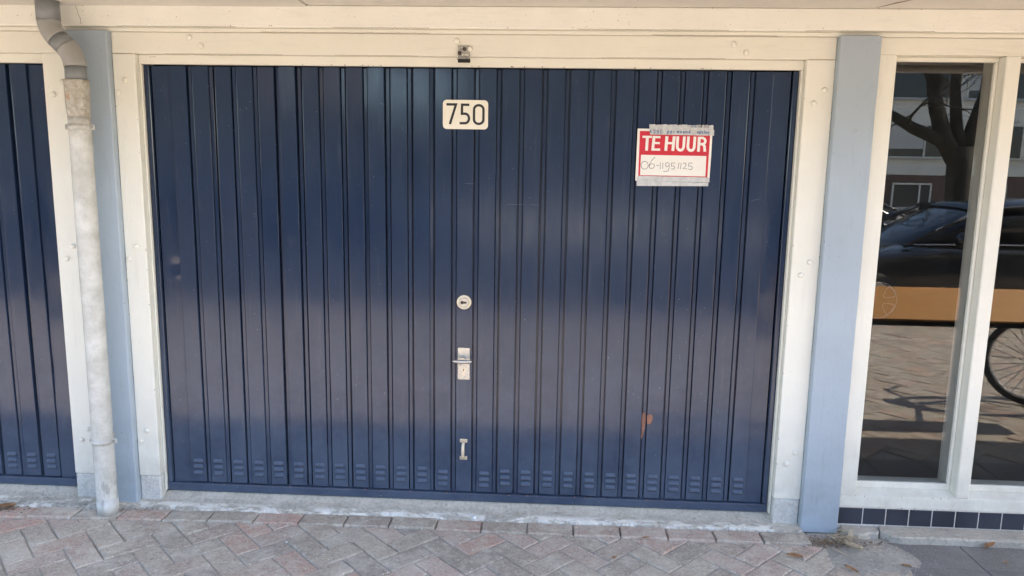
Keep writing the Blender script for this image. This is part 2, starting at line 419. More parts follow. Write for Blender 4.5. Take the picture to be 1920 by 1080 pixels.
def tilt(mb, X, Y_, amt=.006):
    a, b, h = random.gauss(0, amt), random.gauss(0, amt), random.uniform(-.003, .0028)
    mb.v = [(x, y, z + a * (x - X) + b * (y - Y_) + h) for x, y, z in mb.v]; return mb
field.sort(key=lambda t: (abs(t[0] + .3) > 2.9, -t[1]))
rest = MB()
for k_, (X, Y_, poly) in enumerate(field):
    if k_ < 262:
        m = tilt(MB().prism(sub(poly), -.06, .0, .006), X, Y_, .011); m.build('brick', M['brick'], pave)
    else:
        m = tilt(MB().prism(poly, -.02, .0, .004), X, Y_); rest.add(m.v, m.f)
tag(rest.build('herringbone_paving', M['brick'], pave), 'herringbone brick paving further out', kind='stuff')
x = -4.9
while x < 1.12:                                             # border course along the threshold
    L = random.uniform(.199, .204); x1 = min(x + L, 1.16)
    a, b = front(x), front(x1); dep = .094
    poly = [(x + .0025, a), (x1 - .0025, b), (x1 - .0025, b + dep), (x + .0025, a + dep)]
    m = tilt(MB().prism(sub(poly), -.06, .0075, .007), (x + x1) / 2, a, .006)
    m.build('border_brick', M['brick'], pave); x = x1
# grey concrete slabs in front of the window
for i in range(5):
    for j in range(3):
        X0 = 1.475 + i * .303; Y1 = -.098 - j * .203
        sh = .0
        poly = [(X0 + .002 + (.06 if i == 0 else 0) * -j * .6, Y1 - .2), (X0 + .3, Y1 - .2), (X0 + .3, Y1), (X0 + .002, Y1)]
        tilt(MB().prism(sub(poly), -.06, .001, .004), X0, Y1, .004).build('paving_slab', M['paver'], pave)

# worn concrete threshold: a ragged apron along the garage doors
def threshold():
    mb = MB(); xs = [-5.4 + i * .012 for i in range(int((1.145 + 5.4) / .012) + 1)]
    rows = []
    for x in xs:
        n1 = rng_noise(x, 1.0); n2 = rng_noise(x * 1.7, 4.0); n3 = rng_noise(x * 3.1, 9.0)
        base = -.052 + .012 * n1 + (.0 if x > -1 else -.028 * (-1 - x)) + (-.02 if x > .9 else 0) * (x - .9) / .25
        chip = max(0, n2 - .55) * .05
        yf = base + chip
        jx = lambda a=.0016: random.uniform(-a, a)
        yf += random.uniform(-.003, .003)
        rows.append([(x, .14, .046), (x, .052, .044 + .001 * n3), (x, .035, .035 + jx()), (x, .018, .026 + .002 * n2 + jx()), (x, .003, .021 + jx()), (x, -.012, .018 + .0015 * n3 + jx()), (x, (yf + .006) * .5, .0165 + jx(.002)), (x, yf + .018, .0155 + .002 * n3 + jx(.002)), (x, yf + .004 + jx(.002), .011 + .0018 * n2 + jx(.002)), (x, yf, .003), (x, yf - .001, -.05)])
    k = len(rows[0]); vs = [p for r in rows for p in r]; fs = []
    for i in range(len(rows) - 1):
        for j in range(k - 1): fs.append((i * k + j, (i + 1) * k + j, (i + 1) * k + j + 1, i * k + j + 1))
    mb.add(vs, fs, False); return mb
struct(threshold().build('concrete_threshold', M['sill']))

# ------------------------------------------------------------------ the building: upper wall, canopy, fascia, rooms behind
B = empty('garage_building', (0, .2, 0), 'pale building over the garages, its canopy soffit and cream fascia along the top', 'building')
MB().box(-16, 16, .0, .4, 2.42, 9.5).build('upper_wall', M['plaster'], B)
MB().box(-16, 16, -1.28, .6, 2.206, 2.415).build('canopy_slab', M['plaster'], B)
MB().box(-16, 16, -1.38, -1.282, 2.165, 2.45, .01).build('edge_beam', M['white_h'], B)
MB().box(-16, -1.005, -1.28, .02, 2.192, 2.2055, .003).build('soffit_panel', M['soffit'], B)
MB().box(-1.0, 16, -1.28, .02, 2.199, 2.2055, .003).build('soffit_panel', M['soffit'], B)
MB().box(-6.2, 6.2, -.03, .1, 2.1125, 2.1985, .004).build('fascia_board', M['fascia'], B)
MB().box(-6.2, 6.2, -.010, .1, 2.0955, 2.112, .004).build('fascia_moulding', M['white_h'], B)
for i in range(8):                                          # upper windows of our own side
    x0 = -14 + i * 3.6
    wf = MB().box(x0, x0 + 2.4, -.03, .05, 3.3, 4.9, .01).build('window', M['white_h'], B)
    MB().box(x0 + .06, x0 + 1.17, -.034, -.031, 3.36, 4.84).build('pane', M['pane'], wf); MB().box(x0 + 1.23, x0 + 2.34, -.034, -.031, 3.36, 4.84).build('pane', M['pane'], wf)
    wf = MB().box(x0, x0 + 2.4, -.03, .05, 6.0, 7.6, .01).build('window', M['white_h'], B)
    MB().box(x0 + .06, x0 + 1.17, -.034, -.031, 6.06, 7.54).build('pane', M['pane'], wf); MB().box(x0 + 1.23, x0 + 2.34, -.034, -.031, 6.06, 7.54).build('pane', M['pane'], wf)
sh = MB()                                                   # unlit rooms behind the doors and the window
sh.box(-16, 16, 4.0, 4.1, -.1, 2.2); sh.box(-16, -15.9, .16, 4.0, -.1, 2.2); sh.box(15.9, 16, .16, 4.0, -.1, 2.2); sh.box(-16, 16, .16, 4.0, -.1, .02); sh.box(-16, 16, .62, 4.1, 2.2, 2.3); sh.box(-16, 16, .16, .62, 2.09, 2.2); sh.box(1.2, 1.3, .16, 4, .02, 2.2)
sh.build('interior_wall', M['room'], B)
MB().box(-16, -5.04, .0, .16, .0, 2.2).build('end_wall', M['bluegrey'], B)
MB().box(2.86, 16, .0, .16, .0, 2.2).build('end_wall', M['bluegrey'], B)
MB().box(-5.04, 2.86, .1, .16, 2.095, 2.2).build('lintel', M['dark'], B)

def pillar(x0, x1, label):
    mb = MB(); n = 60; rows = []
    for i in range(n + 1):
        z = 2.094 * i / n + .0005; e = .0012
        a = x0 + e * rng_noise(z * 2, x0); b = x1 + e * rng_noise(z * 2, x1 + 3); f = -.03 + .0012 * rng_noise(z, x0 * 3); r = .005
        if z < .03: f -= .002
        rows.append([(a, .16, z), (a, f + r, z), (a + r * .4, f + r * .3, z), (a + r, f, z), (b - r, f, z), (b - r * .4, f + r * .3, z), (b, f + r, z), (b, .16, z)])
    k = 8; vs = [p for r_ in rows for p in r_]; fs = []
    for i in range(n):
        for j in range(k - 1): fs.append((i * k + j, i * k + j + 1, (i + 1) * k + j + 1, (i + 1) * k + j))
    fs.append(tuple(range(n * k, n * k + k))); fs.append(tuple(range(k)))
    mb.add(vs, fs, False)
    return tag(mb.build('pillar', M['bluegrey']), label, 'pillar')
pillar(-2.0405, -1.8505, 'blue-grey painted pillar behind the white downpipe, between the two garage doors')
pillar(1.1385, 1.300, 'blue-grey painted pillar between the garage door and the window')
MB().box(-5.1, -5.04, -.02, .16, 0, 2.09).build('end_wall', M['bluegrey'], B)

# ------------------------------------------------------------------ door frames
CAPS = [(-1.512, 2.074), (-1.464, 2.040), (-1.799, 1.897), (-1.833, 1.846), (-1.798, 1.193), (-1.833, 1.136), (-1.801, .352), (-1.834, .30), (.73, 2.064), (.781, 2.031), (1.102, 1.888), (1.064, 1.836), (1.098, 1.188), (1.065, 1.133), (1.099, .35), (1.066, .298), (-.39, 2.068), (-.337, 2.036)]
cap_me = MB().lathe([(.0115, 0), (.0115, -.003), (.0095, -.0062), (.005, -.0075)], (0, 0, 0), 'y', 12).mesh('bolt_cap'); cap_me.materials.append(M['white'])
def frame(dx, label):
    F = empty('door_frame', (-.36 + dx, .05, 0), label, 'door frame')
    MB().box(-1.8498 + dx, -1.7526 + dx, 0, .15, .1345, 2.0068, .003).build('jamb', M['white'], F)
    MB().box(1.0233 + dx, 1.1382 + dx, 0, .15, .1345, 2.0068, .003).build('jamb', M['white'], F)
    MB().box(-1.8498 + dx, 1.1382 + dx, .0005, .15, 2.0078, 2.0948, .003).build('header', M['white_h'], F)
    MB().box(-1.7520 + dx, 1.0228 + dx, .026, .05, 1.9695, 2.0072, .002).build('stop_bead', M['white_h'], F)
    MB().box(-1.7522 + dx, -1.7445 + dx, .032, .05, .05, 1.969, .002).build('stop_bead', M['white'], F)
    MB().box(1.0135 + dx, 1.0230 + dx, .026, .05, .05, 1.969, .002).build('stop_bead', M['white'], F)
    for x0, x1 in ((-1.8496, -1.7536), (1.0243, 1.1380)):
        MB().box(x0 + dx, x1 + dx, .001, .15, .0, .133, .006).build('foot', M['footing'], F)
    for x, z in CAPS:
        o = bpy.data.objects.new('bolt_cap', cap_me); C.objects.link(o); o.parent = F; o.matrix_parent_inverse = PINV[F.name]
        o.location = (x + dx + random.uniform(-.003, .003) * (dx != 0), 0, z); o.rotation_euler = (0, random.uniform(0, 6), 0)
    return F
FR = frame(0, 'cream timber frame round the wide central garage door')
frame(-3.179, 'cream timber frame round the cut-off garage door at the left edge')
# latch keeper bracket screwed over the header
L = MB().box(-.3865, -.3375, -.006, -.0005, 1.998, 2.049, .0015).box(-.389, -.335, -.02, -.0062, 1.991, 1.9985, .001)
lb = L.build('latch_bracket', M['bracket'], FR)
MB().box(-.384, -.333, -.026, -.0202, 1.979, 1.9935, .001).build('latch_slot', M['dark'], lb)
for x, z in ((-.359, 2.035), (-.379, 2.0195)): MB().lathe([(.0078, 0), (.0078, -.004), (.005, -.006)], (x, -.006, z), 'y', 14).build('bolt', M['rustbolt'], lb)
for x, z in ((-.367, 2.012), (-.353, 2.012), (-.345, 2.011)): MB().lathe([(.0034, 0), (.0034, -.0015)], (x, -.006, z), 'y', 10).build('screw_hole', M['enamel'], lb)

# ------------------------------------------------------------------ garage doors
P, PW, Z0, Z1 = .0952, .0717, .0868, 1.9655
def panel_mesh():
    mb = MB(); a = PW / 2; prof = [(-a, .086), (-a + .0002, .0580), (-a + .0012, .0561), (-a + .0032, .0555), (a - .0032, .0555), (a - .0012, .0561), (a - .0002, .0580), (a, .086)]
    zs = [Z0, Z0 + .004] + [Z0 + (Z1 - Z0) * i / 16 for i in range(1, 17)]
    vs = []
    for i, z in enumerate(zs):
        for x, y in prof: vs.append((x, (.068 if i == 0 and y < .068 else y), z))
    k = len(prof); fs = []
    for i in range(len(zs) - 1):
        for j in range(k - 1): fs.append((i * k + j, i * k + j + 1, (i + 1) * k + j + 1, (i + 1) * k + j))
    return mb.add(vs, fs, False).mesh('panel')
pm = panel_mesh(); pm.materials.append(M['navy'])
def louvre_mesh():
    mb = MB(); w_, h = .0225, .0165
    n = 6; vs = []; 
    prof = [(0, h), (-.0035, h * .93), (-.0068, h * .6), (-.0082, h * .2), (-.0078, 0), (0, 0.0)]       # hood, open underneath
    for x, s_ in ((-w_, .25), (-w_ + .003, .85), (-w_ + .006, 1), (w_ - .006, 1), (w_ - .003, .85), (w_, .25)):
        for y, z in prof: vs.append((x, .0556 + y * s_, z * (.55 + .45 * s_)))
    fs = []
    for i in range(5):
        for j in range(len(prof)): fs.append((i * n + j, i * n + (j + 1) % n, (i + 1) * n + (j + 1) % n, (i + 1) * n + j))
    fs += [tuple(range(n)), tuple(5 * n + j for j in range(n))]
    mb.add(vs, fs, False); k = len(mb.f)
    mb.add([(-.0205, .0550, -.0052), (.0205, .0550, -.0052), (.0205, .0550, .0006), (-.0205, .0550, .0006)], [(0, 1, 2, 3)])
    me = mb.mesh('louvre'); me.materials.append(M['navy_vent']); me.materials.append(M['dark']); me.polygons[k].material_index = 1; me.polygons[4].material_index = 0
    return me
lm = louvre_mesh()
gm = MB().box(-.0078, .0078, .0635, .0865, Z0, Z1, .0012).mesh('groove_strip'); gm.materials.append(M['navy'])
def dent_sheet(x0, x1, dents, y=.0615):
    """flat end strip of the door sheet as a fine grid so that dents are real"""
    mb = MB(); nx, nz = 10, 150; vs = []; fs = []
    for i in range(nz + 1):
        z = Z0 + (Z1 - Z0) * i / nz
        for j in range(nx + 1):
            x = x0 + (x1 - x0) * j / nx; d = .0
            for cx, cz, r, amp in dents: d += amp * math.exp(-(((x - cx) / r) ** 2 + ((z - cz) / r) ** 2))
            d += .0009 * math.sin(z * 3.1 + x0) * math.sin((x - x0) / (x1 - x0) * math.pi)
            vs.append((x, y + d, z))
    for i in range(nz):
        for j in range(nx): a = i * (nx + 1) + j; fs.append((a, a + 1, a + nx + 2, a + nx + 1))
    return mb.add(vs, fs, True)
def door(dx, label, main):
    D = empty('garage_door', (-.36 + dx, .06, .05), label, 'garage door')
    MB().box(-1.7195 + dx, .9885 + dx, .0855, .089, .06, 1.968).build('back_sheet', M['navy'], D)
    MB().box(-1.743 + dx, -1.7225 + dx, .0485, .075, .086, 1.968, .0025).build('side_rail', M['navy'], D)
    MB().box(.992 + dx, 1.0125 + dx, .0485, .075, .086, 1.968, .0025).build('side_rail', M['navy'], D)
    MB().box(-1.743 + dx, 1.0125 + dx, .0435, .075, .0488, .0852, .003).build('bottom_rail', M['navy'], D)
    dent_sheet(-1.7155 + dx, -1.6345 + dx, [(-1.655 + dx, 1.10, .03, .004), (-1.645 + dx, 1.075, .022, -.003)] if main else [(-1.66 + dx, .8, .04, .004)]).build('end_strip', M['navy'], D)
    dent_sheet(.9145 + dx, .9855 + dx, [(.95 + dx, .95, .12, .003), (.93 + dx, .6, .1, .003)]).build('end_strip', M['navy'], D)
    for i in range(-13, 13):
        o = bpy.data.objects.new('groove_strip', gm); C.objects.link(o); o.parent = D; o.matrix_parent_inverse = PINV[D.name]
        o.location = (-.36 + (i + .5) * P + dx + random.uniform(-.0006, .0006), random.uniform(-.0008, .0008), 0); o.rotation_euler = (0, 0, random.gauss(0, .03))
    for i in range(-13, 14):
        o = bpy.data.objects.new('panel', pm); C.objects.link(o); o.parent = D; o.matrix_parent_inverse = PINV[D.name]
        o.location = (-.36 + i * P + dx, random.uniform(-.0006, .0006), 0); o.rotation_euler = (random.gauss(0, .0022), 0, random.gauss(0, .02))
        if main and i in (-1, 0, 1, 8, 9, 10, 11): o.rotation_euler = (0, 0, 0); o.location.y = 0
        if i == 0: continue
        zt = .183 if abs(i) > 1 else .170
        for r in range(3):
            l = bpy.data.objects.new('louvre', lm); C.objects.link(l); l.parent = o
            l.location = (random.uniform(-.0008, .0008), 0, zt - r * .0292 + .005 + random.uniform(-.0006, .0006))
    return D
GD = door(0, 'navy blue ribbed garage door numbered 750, with handle and two locks', True)
GD2 = door(-3.179, 'navy blue ribbed garage door cut off by the left edge', False)

# locks and handles of the main door (they belong to it)
yF = .0552
lk = MB().lathe([(.0325, .0), (.0325, -.005), (.030, -.0075), (.0215, -.0085), (.0205, -.006)], (-.361, yF, .972), 'y', 32).build('lock_rosette', M['brass'], GD)
MB().lathe([(.0222, 0), (.0222, -.0092), (.0205, -.0093)], (-.361, yF, .972), 'y', 28).build('shadow_gap', M['bracket'], lk)
MB().lathe([(.0198, 0), (.0198, -.011), (.0190, -.012)], (-.361, yF, .972), 'y', 28).build('cylinder', M['steel'], lk)
MB().lathe([(.0075, 0), (.0075, -.0018)], (-.369, yF - .012, .972), 'y', 18).box(-.366, -.349, yF - .0136, yF - .012, .9675, .9765).build('keyway', M['rustbolt'], lk)
MB().box(-.3705, -.3675, yF - .0152, yF - .0138, .968, .976).build('key_slot', M['dark'], lk)
pl = MB().box(-.388, -.3338, yF - .006, yF, .6205, .7675, .002).build('lock_plate', M['zinc'], GD)
hb = MB()
hb.lathe([(.010, 0), (.0095, -.03), (.013, -.036)], (-.361, yF - .006, .716), 'y', 16)
pts = [(-.4065, yF - .042, .7145), (-.400, yF - .044, .7145), (-.385, yF - .046, .714), (-.363, yF - .047, .713), (-.342, yF - .046, .7135), (-.327, yF - .044, .714), (-.3205, yF - .042, .7145)]
hb.tube(pts, [.0025, .0065, .008, .0085, .008, .0065, .0025], 12)
hd = hb.build('handle', M['steel'], pl)
MB().lathe([(.0085, 0), (.0085, -.002)], (-.361, yF - .006, .667), 'y', 18).box(-.3665, -.3555, yF - .0078, yF - .006, .640, .664).build('cylinder', M['brass'], pl)
MB().lathe([(.0028, 0), (.0028, -.001)], (-.361, yF - .008, .668), 'y', 10).box(-.362, -.360, yF - .0092, yF - .0081, .659, .667).build('key_slot', M['dark'], pl)
for zz, ww in ((.699, .019), (.6945, .019), (.689, .020)):
    MB().box(-.361 - ww, -.361 + ww, yF - .0066, yF - .006, zz - .0009, zz + .0009).build('engraving', M['bracket'], pl)
ph = MB()
for zc in (.334, .2525): ph.box(-.3765, -.3425, yF - .004, yF, zc - .0085, zc + .0085, .0045)
ph.tube([(-.3595, yF - .003, .330), (-.3595, yF - .014, .327), (-.3598, yF - .024, .318), (-.360, yF - .027, .293), (-.3602, yF - .024, .268), (-.360, yF - .014, .259), (-.3598, yF - .003, .256)], [.006, .0065, .007, .0078, .007, .0065, .006], 12)
po = ph.build('pull_handle', M['brass'], GD)
for zc in (.334, .2525):
    for sx in (-.011, .011): MB().lathe([(.0027, 0), (.0027, -.0015)], (-.3595 + sx, yF - .004, zc), 'y', 10).build('screw', M['bracket'], po)
# bare patch where the paint has come off: on the groove bottom and on the next panel's edge
def flat(poly, y, t=.0006):
    mb = MB(); n = len(poly); vs = [(x, y, z) for x, z in poly] + [(x, y - t, z) for x, z in poly]
    fs = [tuple(range(n)), tuple(range(n, 2 * n))] + [(i, (i + 1) % n, n + (i + 1) % n, n + i) for i in range(n)]
    return mb.add(vs, fs)
pt = flat([(.441, .488), (.447, .492), (.4525, .488), (.456, .478), (.4562, .455), (.455, .43), (.452, .41), (.4475, .385), (.4405, .366), (.4385, .38), (.440, .40), (.4405, .43), (.437, .45), (.4385, .475)], .0622, .0008)
ro = pt.build('rust_patch', M['rust'], GD); ro['label'] = 'orange-brown bare patch where navy paint has flaked off'
flat([(.4612, .478), (.468, .485), (.478, .486), (.485, .478), (.4865, .464), (.483, .449), (.475, .441), (.466, .438), (.4612, .444)], .0553, .0008).build('rust_patch', M['rust'], GD)

# ------------------------------------------------------------------ flat print: ribbons along strokes
def ribbon(mb, pts, wd, y, f=lambda u, v: (u, v), t=.0004, rnd=False):
    pts = [Vector(f(*p)) for p in pts]; n = len(pts); L_, R_ = [], []
    for i in range(n):
        d1 = (pts[i] - pts[i - 1]).normalized() if i else (pts[1] - pts[0]).normalized()
        d2 = (pts[i + 1] - pts[i]).normalized() if i < n - 1 else d1
        n1, n2 = Vector((-d1.y, d1.x)), Vector((-d2.y, d2.x)); m = n1 + n2
        m = m / max(.5, m.length_squared / 2) if m.length > 1e-6 else n1
        L_.append(pts[i] + m * wd); R_.append(pts[i] - m * wd)
    k = len(mb.v)
    mb.v += [(p.x, y, p.y) for p in L_] + [(p.x, y, p.y) for p in R_]
    for i in range(n - 1): mb.f.append((k + i, k + i + 1, k + n + i + 1, k + n + i)); mb.sm.append(False)
def arc(cx, cy, rx, ry, a0, a1, n=14): return [(cx + rx * math.cos(RAD(a0 + (a1 - a0) * i / n)), cy + ry * math.sin(RAD(a0 + (a1 - a0) * i / n))) for i in range(n + 1)]
def rrect(x0, x1, z0, z1, r, n=6):
    out = []
    for cx, cz, a in ((x1 - r, z1 - r, 0), (x0 + r, z1 - r, 90), (x0 + r, z0 + r, 180), (x1 - r, z0 + r, 270)): out += arc(cx, cz, r, r, a, a + 90, n)
    return out

# house number plate
NP = empty('house_number_plate', (-.36, .05, 1.777), 'ivory enamel number plate reading 750 on the navy garage door', 'number plate')
flat(rrect(-.456, -.264, 1.7175, 1.838, .0165), .0552, .004).build('plate', M['enamel'], NP)
fm = lambda u, v: (-.456 + (u - 272) / 461 * .192, 1.838 - (v - 688) / 288 * .1205)
for pts in ([(308, 733), (406, 733), (344, 928)], [(542, 735), (468, 735), (467, 824), (500, 823)] + arc(498, 870, 41, 47, -90, 90, 12)[1:] + [(443, 918)],
            arc(638, 780, 48, 42, 180, 360, 10) + arc(638, 880, 48, 42, 0, 180, 10) + [(590, 780)]):
    d = MB(); ribbon(d, pts, .0051, .0508, fm); d.build('digit', M['black'], NP)

# for-rent sign, taped to the door
SG = empty('for_rent_sign', (.52, .05, 1.62), 'red and white TE HUUR sign taped to the navy garage door', 'sign')
sm = lambda u, v: (.303889 + .000328197 * u + .0000163951 * v, 1.796683 + .00000488026 * u - .000325793 * v)
def sheet(pts, y, t, name, mat, par):
    return flat([sm(*p) for p in pts], y, t).build(name, mat, par)
card = sheet([(178, 208), (650, 214), (1125, 226), (1108, 560), (1085, 890), (600, 882), (142, 870), (160, 540)], .0545, .0012, 'card', M['paper'], SG)
sheet([(206, 238), (1096, 258), (1060, 828), (180, 808)], .0532, .0003, 'red_panel', M['red'], card)
sheet([(218, 540), (1047, 556), (1035, 815), (203, 800)], .0528, .0003, 'phone_panel', M['paper'], card)
TE = [([(238, 312), (357, 313)], 28), ([(301, 300), (288, 487)], 36), ([(385, 301), (366, 487)], 35), ([(372, 315), (466, 317)], 28), ([(372, 390), (457, 392)], 27), ([(360, 473), (461, 475)], 28),
      ([(548, 305), (532, 489)], 37), ([(641, 306), (621, 491)], 37), ([(540, 391), (635, 393)], 28),
      ([(686, 306), (678, 430), (681, 455), (698, 477), (718, 482), (740, 476), (755, 455), (760, 430), (768, 308)], 34),
      ([(821, 308), (812, 434), (815, 460), (832, 481), (852, 486), (874, 480), (889, 459), (893, 434), (902, 310)], 34),
      ([(957, 312), (946, 500)], 36), ([(945, 327), (1000, 327), (1024, 340), (1034, 362), (1028, 388), (1008, 404), (945, 404)], 30), ([(985, 404), (1010, 412), (1022, 432), (1027, 500)], 34)]
for gi, rng_ in enumerate(((0, 2), (2, 6), (6, 9), (9, 10), (10, 11), (11, 14))):
    d = MB()
    for q_, (pts, wd) in enumerate(TE[rng_[0]:rng_[1]]): ribbon(d, pts, wd * .000328 / 2, .0527 - .00015 * q_, sm)
    d.build('letter', M['paper'], card)
PH = [arc(262, 673, 46, 50, -60, 305, 20), [(397, 568), (362, 602), (334, 642), (318, 682), (326, 708), (348, 716), (374, 708), (390, 682), (380, 660), (356, 652), (332, 664), (320, 690)], [(412, 672), (448, 678)], [(463, 640), (460, 722)], [(496, 640), (492, 718)],
      [(576, 652), (552, 636), (530, 652), (530, 680), (548, 692), (570, 676), (578, 646), (576, 700), (566, 738), (548, 750), (498, 752)], [(652, 645), (606, 645), (601, 684), (632, 680), (646, 700), (636, 720), (600, 720)],
      [(701, 640), (690, 720)], [(729, 642), (718, 722)], [(754, 656), (774, 641), (792, 658), (782, 688), (750, 716), (802, 718)], [(872, 645), (826, 645), (820, 686), (852, 682), (871, 704), (858, 728), (818, 722)]]
d = MB()
for pts in PH: ribbon(d, pts, .001, .05245, sm)
d.build('phone_number', M['pen'], card)
def rag(a, b, c_, d_, n=26, j=5, s_=0):
    up_ = [(a[0] + (b[0] - a[0]) * i / n, a[1] + (b[1] - a[1]) * i / n + random.uniform(-j, j)) for i in range(n + 1)]
    dn = [(c_[0] + (d_[0] - c_[0]) * i / n, c_[1] + (d_[1] - c_[1]) * i / n + random.uniform(-j * .4, j * .4)) for i in range(n + 1)]
    return up_ + dn
def tape(a, b, c_, d_, y, j, name='tape_strip'):
    """strip with small crumples, dips into the grooves between the panels"""
    mb = MB(); n, m = 48, 5; vs = []
    for i in range(n + 1):
        t = i / n; j0 = random.uniform(-j, j)
        for q in range(m + 1):
            r = q / m; U = (a[0] * (1 - t) + b[0] * t) * (1 - r) + (d_[0] * (1 - t) + c_[0] * t) * r; V = (a[1] * (1 - t) + b[1] * t + j0) * (1 - r) + (d_[1] * (1 - t) + c_[1] * t) * r
            X, Z = sm(U, V); vs.append((X, y - random.uniform(0, .0012) - .0008 * (1 + math.sin(t * 37 + r * 3)), Z))
    fs = [(i * (m + 1) + q, (i + 1) * (m + 1) + q, (i + 1) * (m + 1) + q + 1, i * (m + 1) + q + 1) for i in range(n) for q in range(m)]
    return mb.add(vs, fs, False).build(name, M['tape'], SG)
tape((323, 155), (1132, 168), (1130, 224), (326, 214), .0520, 6)
t2 = tape((328, 212), (1141, 226), (1138, 300), (332, 283), .0505, 2)
tape((172, 812), (1082, 828), (1086, 890), (160, 876), .0520, 2)
tape((158, 872), (1075, 895), (1070, 940), (158, 938), .0535, 2)
GL = {'2': [[(0, 10), (8, 0), (20, 2), (22, 14), (0, 40), (26, 38)]], '5': [[(24, 0), (4, 2), (2, 18), (16, 15), (24, 26), (16, 38), (0, 40)]], '0': [arc(13, 20, 12, 20, 0, 360, 12)], 'E': [[(22, 6), (10, 2), (2, 14), (2, 28), (10, 38), (22, 34)], [(-4, 16), (16, 16)], [(-4, 24), (14, 24)]],
      'p': [[(3, 14), (1, 52)], [(3, 18), (16, 12), (22, 22), (14, 34), (2, 32)]], 'e': [[(2, 26), (20, 22), (14, 12), (3, 20), (4, 34), (20, 36)]], 'r': [[(3, 14), (2, 38)], [(3, 22), (10, 13), (18, 14)]],
      'm': [[(1, 14), (1, 38)], [(1, 20), (8, 13), (12, 22), (12, 38)], [(12, 20), (20, 13), (24, 22), (24, 38)]], 'a': [[(18, 16), (6, 14), (2, 28), (8, 38), (18, 30), (19, 14), (20, 38)]], 'n': [[(1, 14), (2, 38)], [(2, 22), (12, 13), (18, 22), (18, 38)]],
      'd': [[(18, 18), (6, 16), (2, 28), (8, 38), (18, 30)], [(20, -2), (19, 38), (26, 38)]], 'o': [arc(11, 26, 9, 11, 0, 360, 10)], 's': [[(16, 14), (4, 16), (6, 24), (15, 30), (10, 38), (1, 36)]], 'l': [[(4, -4), (3, 38)]], 'g': [[(18, 16), (6, 14), (2, 26), (8, 34), (18, 26), (19, 14), (18, 50), (8, 54)]],
      'G': [[(20, 6), (8, 2), (1, 18), (6, 36), (20, 34), (20, 22), (12, 22)]], 'A': [[(0, 38), (10, 2), (20, 38)], [(4, 26), (17, 26)]], 'R': [[(2, 38), (2, 2), (16, 4), (15, 18), (3, 20), (20, 38)]], '9': [[(18, 10), (8, 4), (3, 14), (10, 20), (18, 12), (14, 38)]]}
def hand(txt, u, v, adv, sc, wd, mat, y, dv=.016):
    d = MB()
    for ch in txt:
        if ch != ' ':
            for pts in GL[ch]: ribbon(d, [(u + px * sc + random.uniform(-.6, .6), v + py * sc + random.uniform(-.6, .6)) for px, py in pts], wd, y, sm)
        u += adv.get(ch, adv['*']) * sc; v += dv * adv['*'] * sc
    d.build('handwriting', mat, t2)
ADV = {'*': 30, 'm': 32, 'l': 14, 'r': 22, ' ': 30}
hand('E', 335, 224, ADV, 1, .0009, M['bluepen'], .0475); hand('250', 376, 226, {'*': 40}, 1.05, .0011, M['bluepen'], .0475)
hand('per', 548, 226, {'*': 36, 'r': 28}, 1.12, .0011, M['bluepen'], .0475); hand('maand', 672, 228, {'*': 35, 'm': 40}, 1.0, .0011, M['bluepen'], .0475)
hand('opslag', 926, 234, {'*': 29, 'l': 15}, 1.0, .0011, M['bluepen'], .0475); hand('GAR', 856, 168, {'*': 32}, .75, .0008, M['bluepen'], .0490); hand('AGE 292', 932, 168, {'*': 30, ' ': 16}, .75, .0008, M['pen'], .0490)

# ------------------------------------------------------------------ window beside the garage
WN = empty('window', (2.07, .06, .109), 'tall white-framed window with dark reflecting panes right of the garage', 'window')
MB().box(1.3005, 1.3775, 0, .14, .166, 2.0285, .003).build('stile', M['white'], WN)
MB().box(2.7705, 2.8495, 0, .14, .166, 2.0285, .003).build('stile', M['white'], WN)
MB().box(1.3005, 2.8495, .0005, .14, 2.029, 2.0948, .003).build('head_rail', M['white_h'], WN)
MB().box(1.3005, 2.8495, .0004, .14, .109, .1655, .003).build('bottom_rail', M['white'], WN)
GX = [(1.378, 1.804), (1.861, 2.287), (2.344, 2.770)]
for x in (1.804, 2.287): MB().box(x, x + .057, .0008, .14, .166, 2.0285, .004).build('mullion', M['white'], WN)
for x0, x1 in GX:
    mb = MB(); mb.add([(x0, .002, .166), (x1, .002, .166), (x1, .062, .184), (x0, .062, .184), (x0, .07, .16), (x1, .07, .16)], [(0, 1, 2, 3), (3, 2, 5, 4)]); mb.build('sill', M['white'], WN)
    MB().box(x0, x1, .052, .0718, .18, .2085, .004).build('glazing_bead', M['white'], WN)
    MB().box(x0, x1, .048, .0718, 2.0105, 2.0288, .004).build('glazing_bead', M['white_h'], WN)
    MB().box(x0 + .0003, x0 + .0125, .050, .0718, .2086, 2.0104, .004).build('glazing_bead', M['white'], WN)
    MB().box(x1 - .0125, x1 - .0003, .050, .0718, .2086, 2.0104, .004).build('glazing_bead', M['white'], WN)
    MB().box(x0 + .001, x1 - .001, .0722, .0782, .19, 2.025).build('pane', M['glass'], WN)
    MB().box(x0, x0 + .012, .0788, .14, .166, 2.0285).box(x1 - .012, x1, .0788, .14, .166, 2.0285).box(x0 + .0121, x1 - .0121, .0788, .14, .166, .20).build('rebate', M['white'], WN)

lg = MB()                                                    # spoked circle drawn in thin white line on the first pane
fl = lambda u, v: (1.425 + u, 1.022 + v)
ribbon(lg, arc(0, 0, .078, .078, -112, 112, 40), .0004, .0716, fl)
for q in range(5):
    a = 72 * q + 36; pts = []
    for (rr, da) in ((.028, -12), (.030, 12), (.060, 22), (.074, 20), (.076, 0), (.074, -20), (.060, -22), (.028, -12)): pts.append((rr * math.cos(RAD(a + da)), rr * math.sin(RAD(a + da))))
    if min(p[0] for p in pts) > -.034: ribbon(lg, pts, .0004, .0716, fl)
lg.build('emblem', M['stone'], WN)

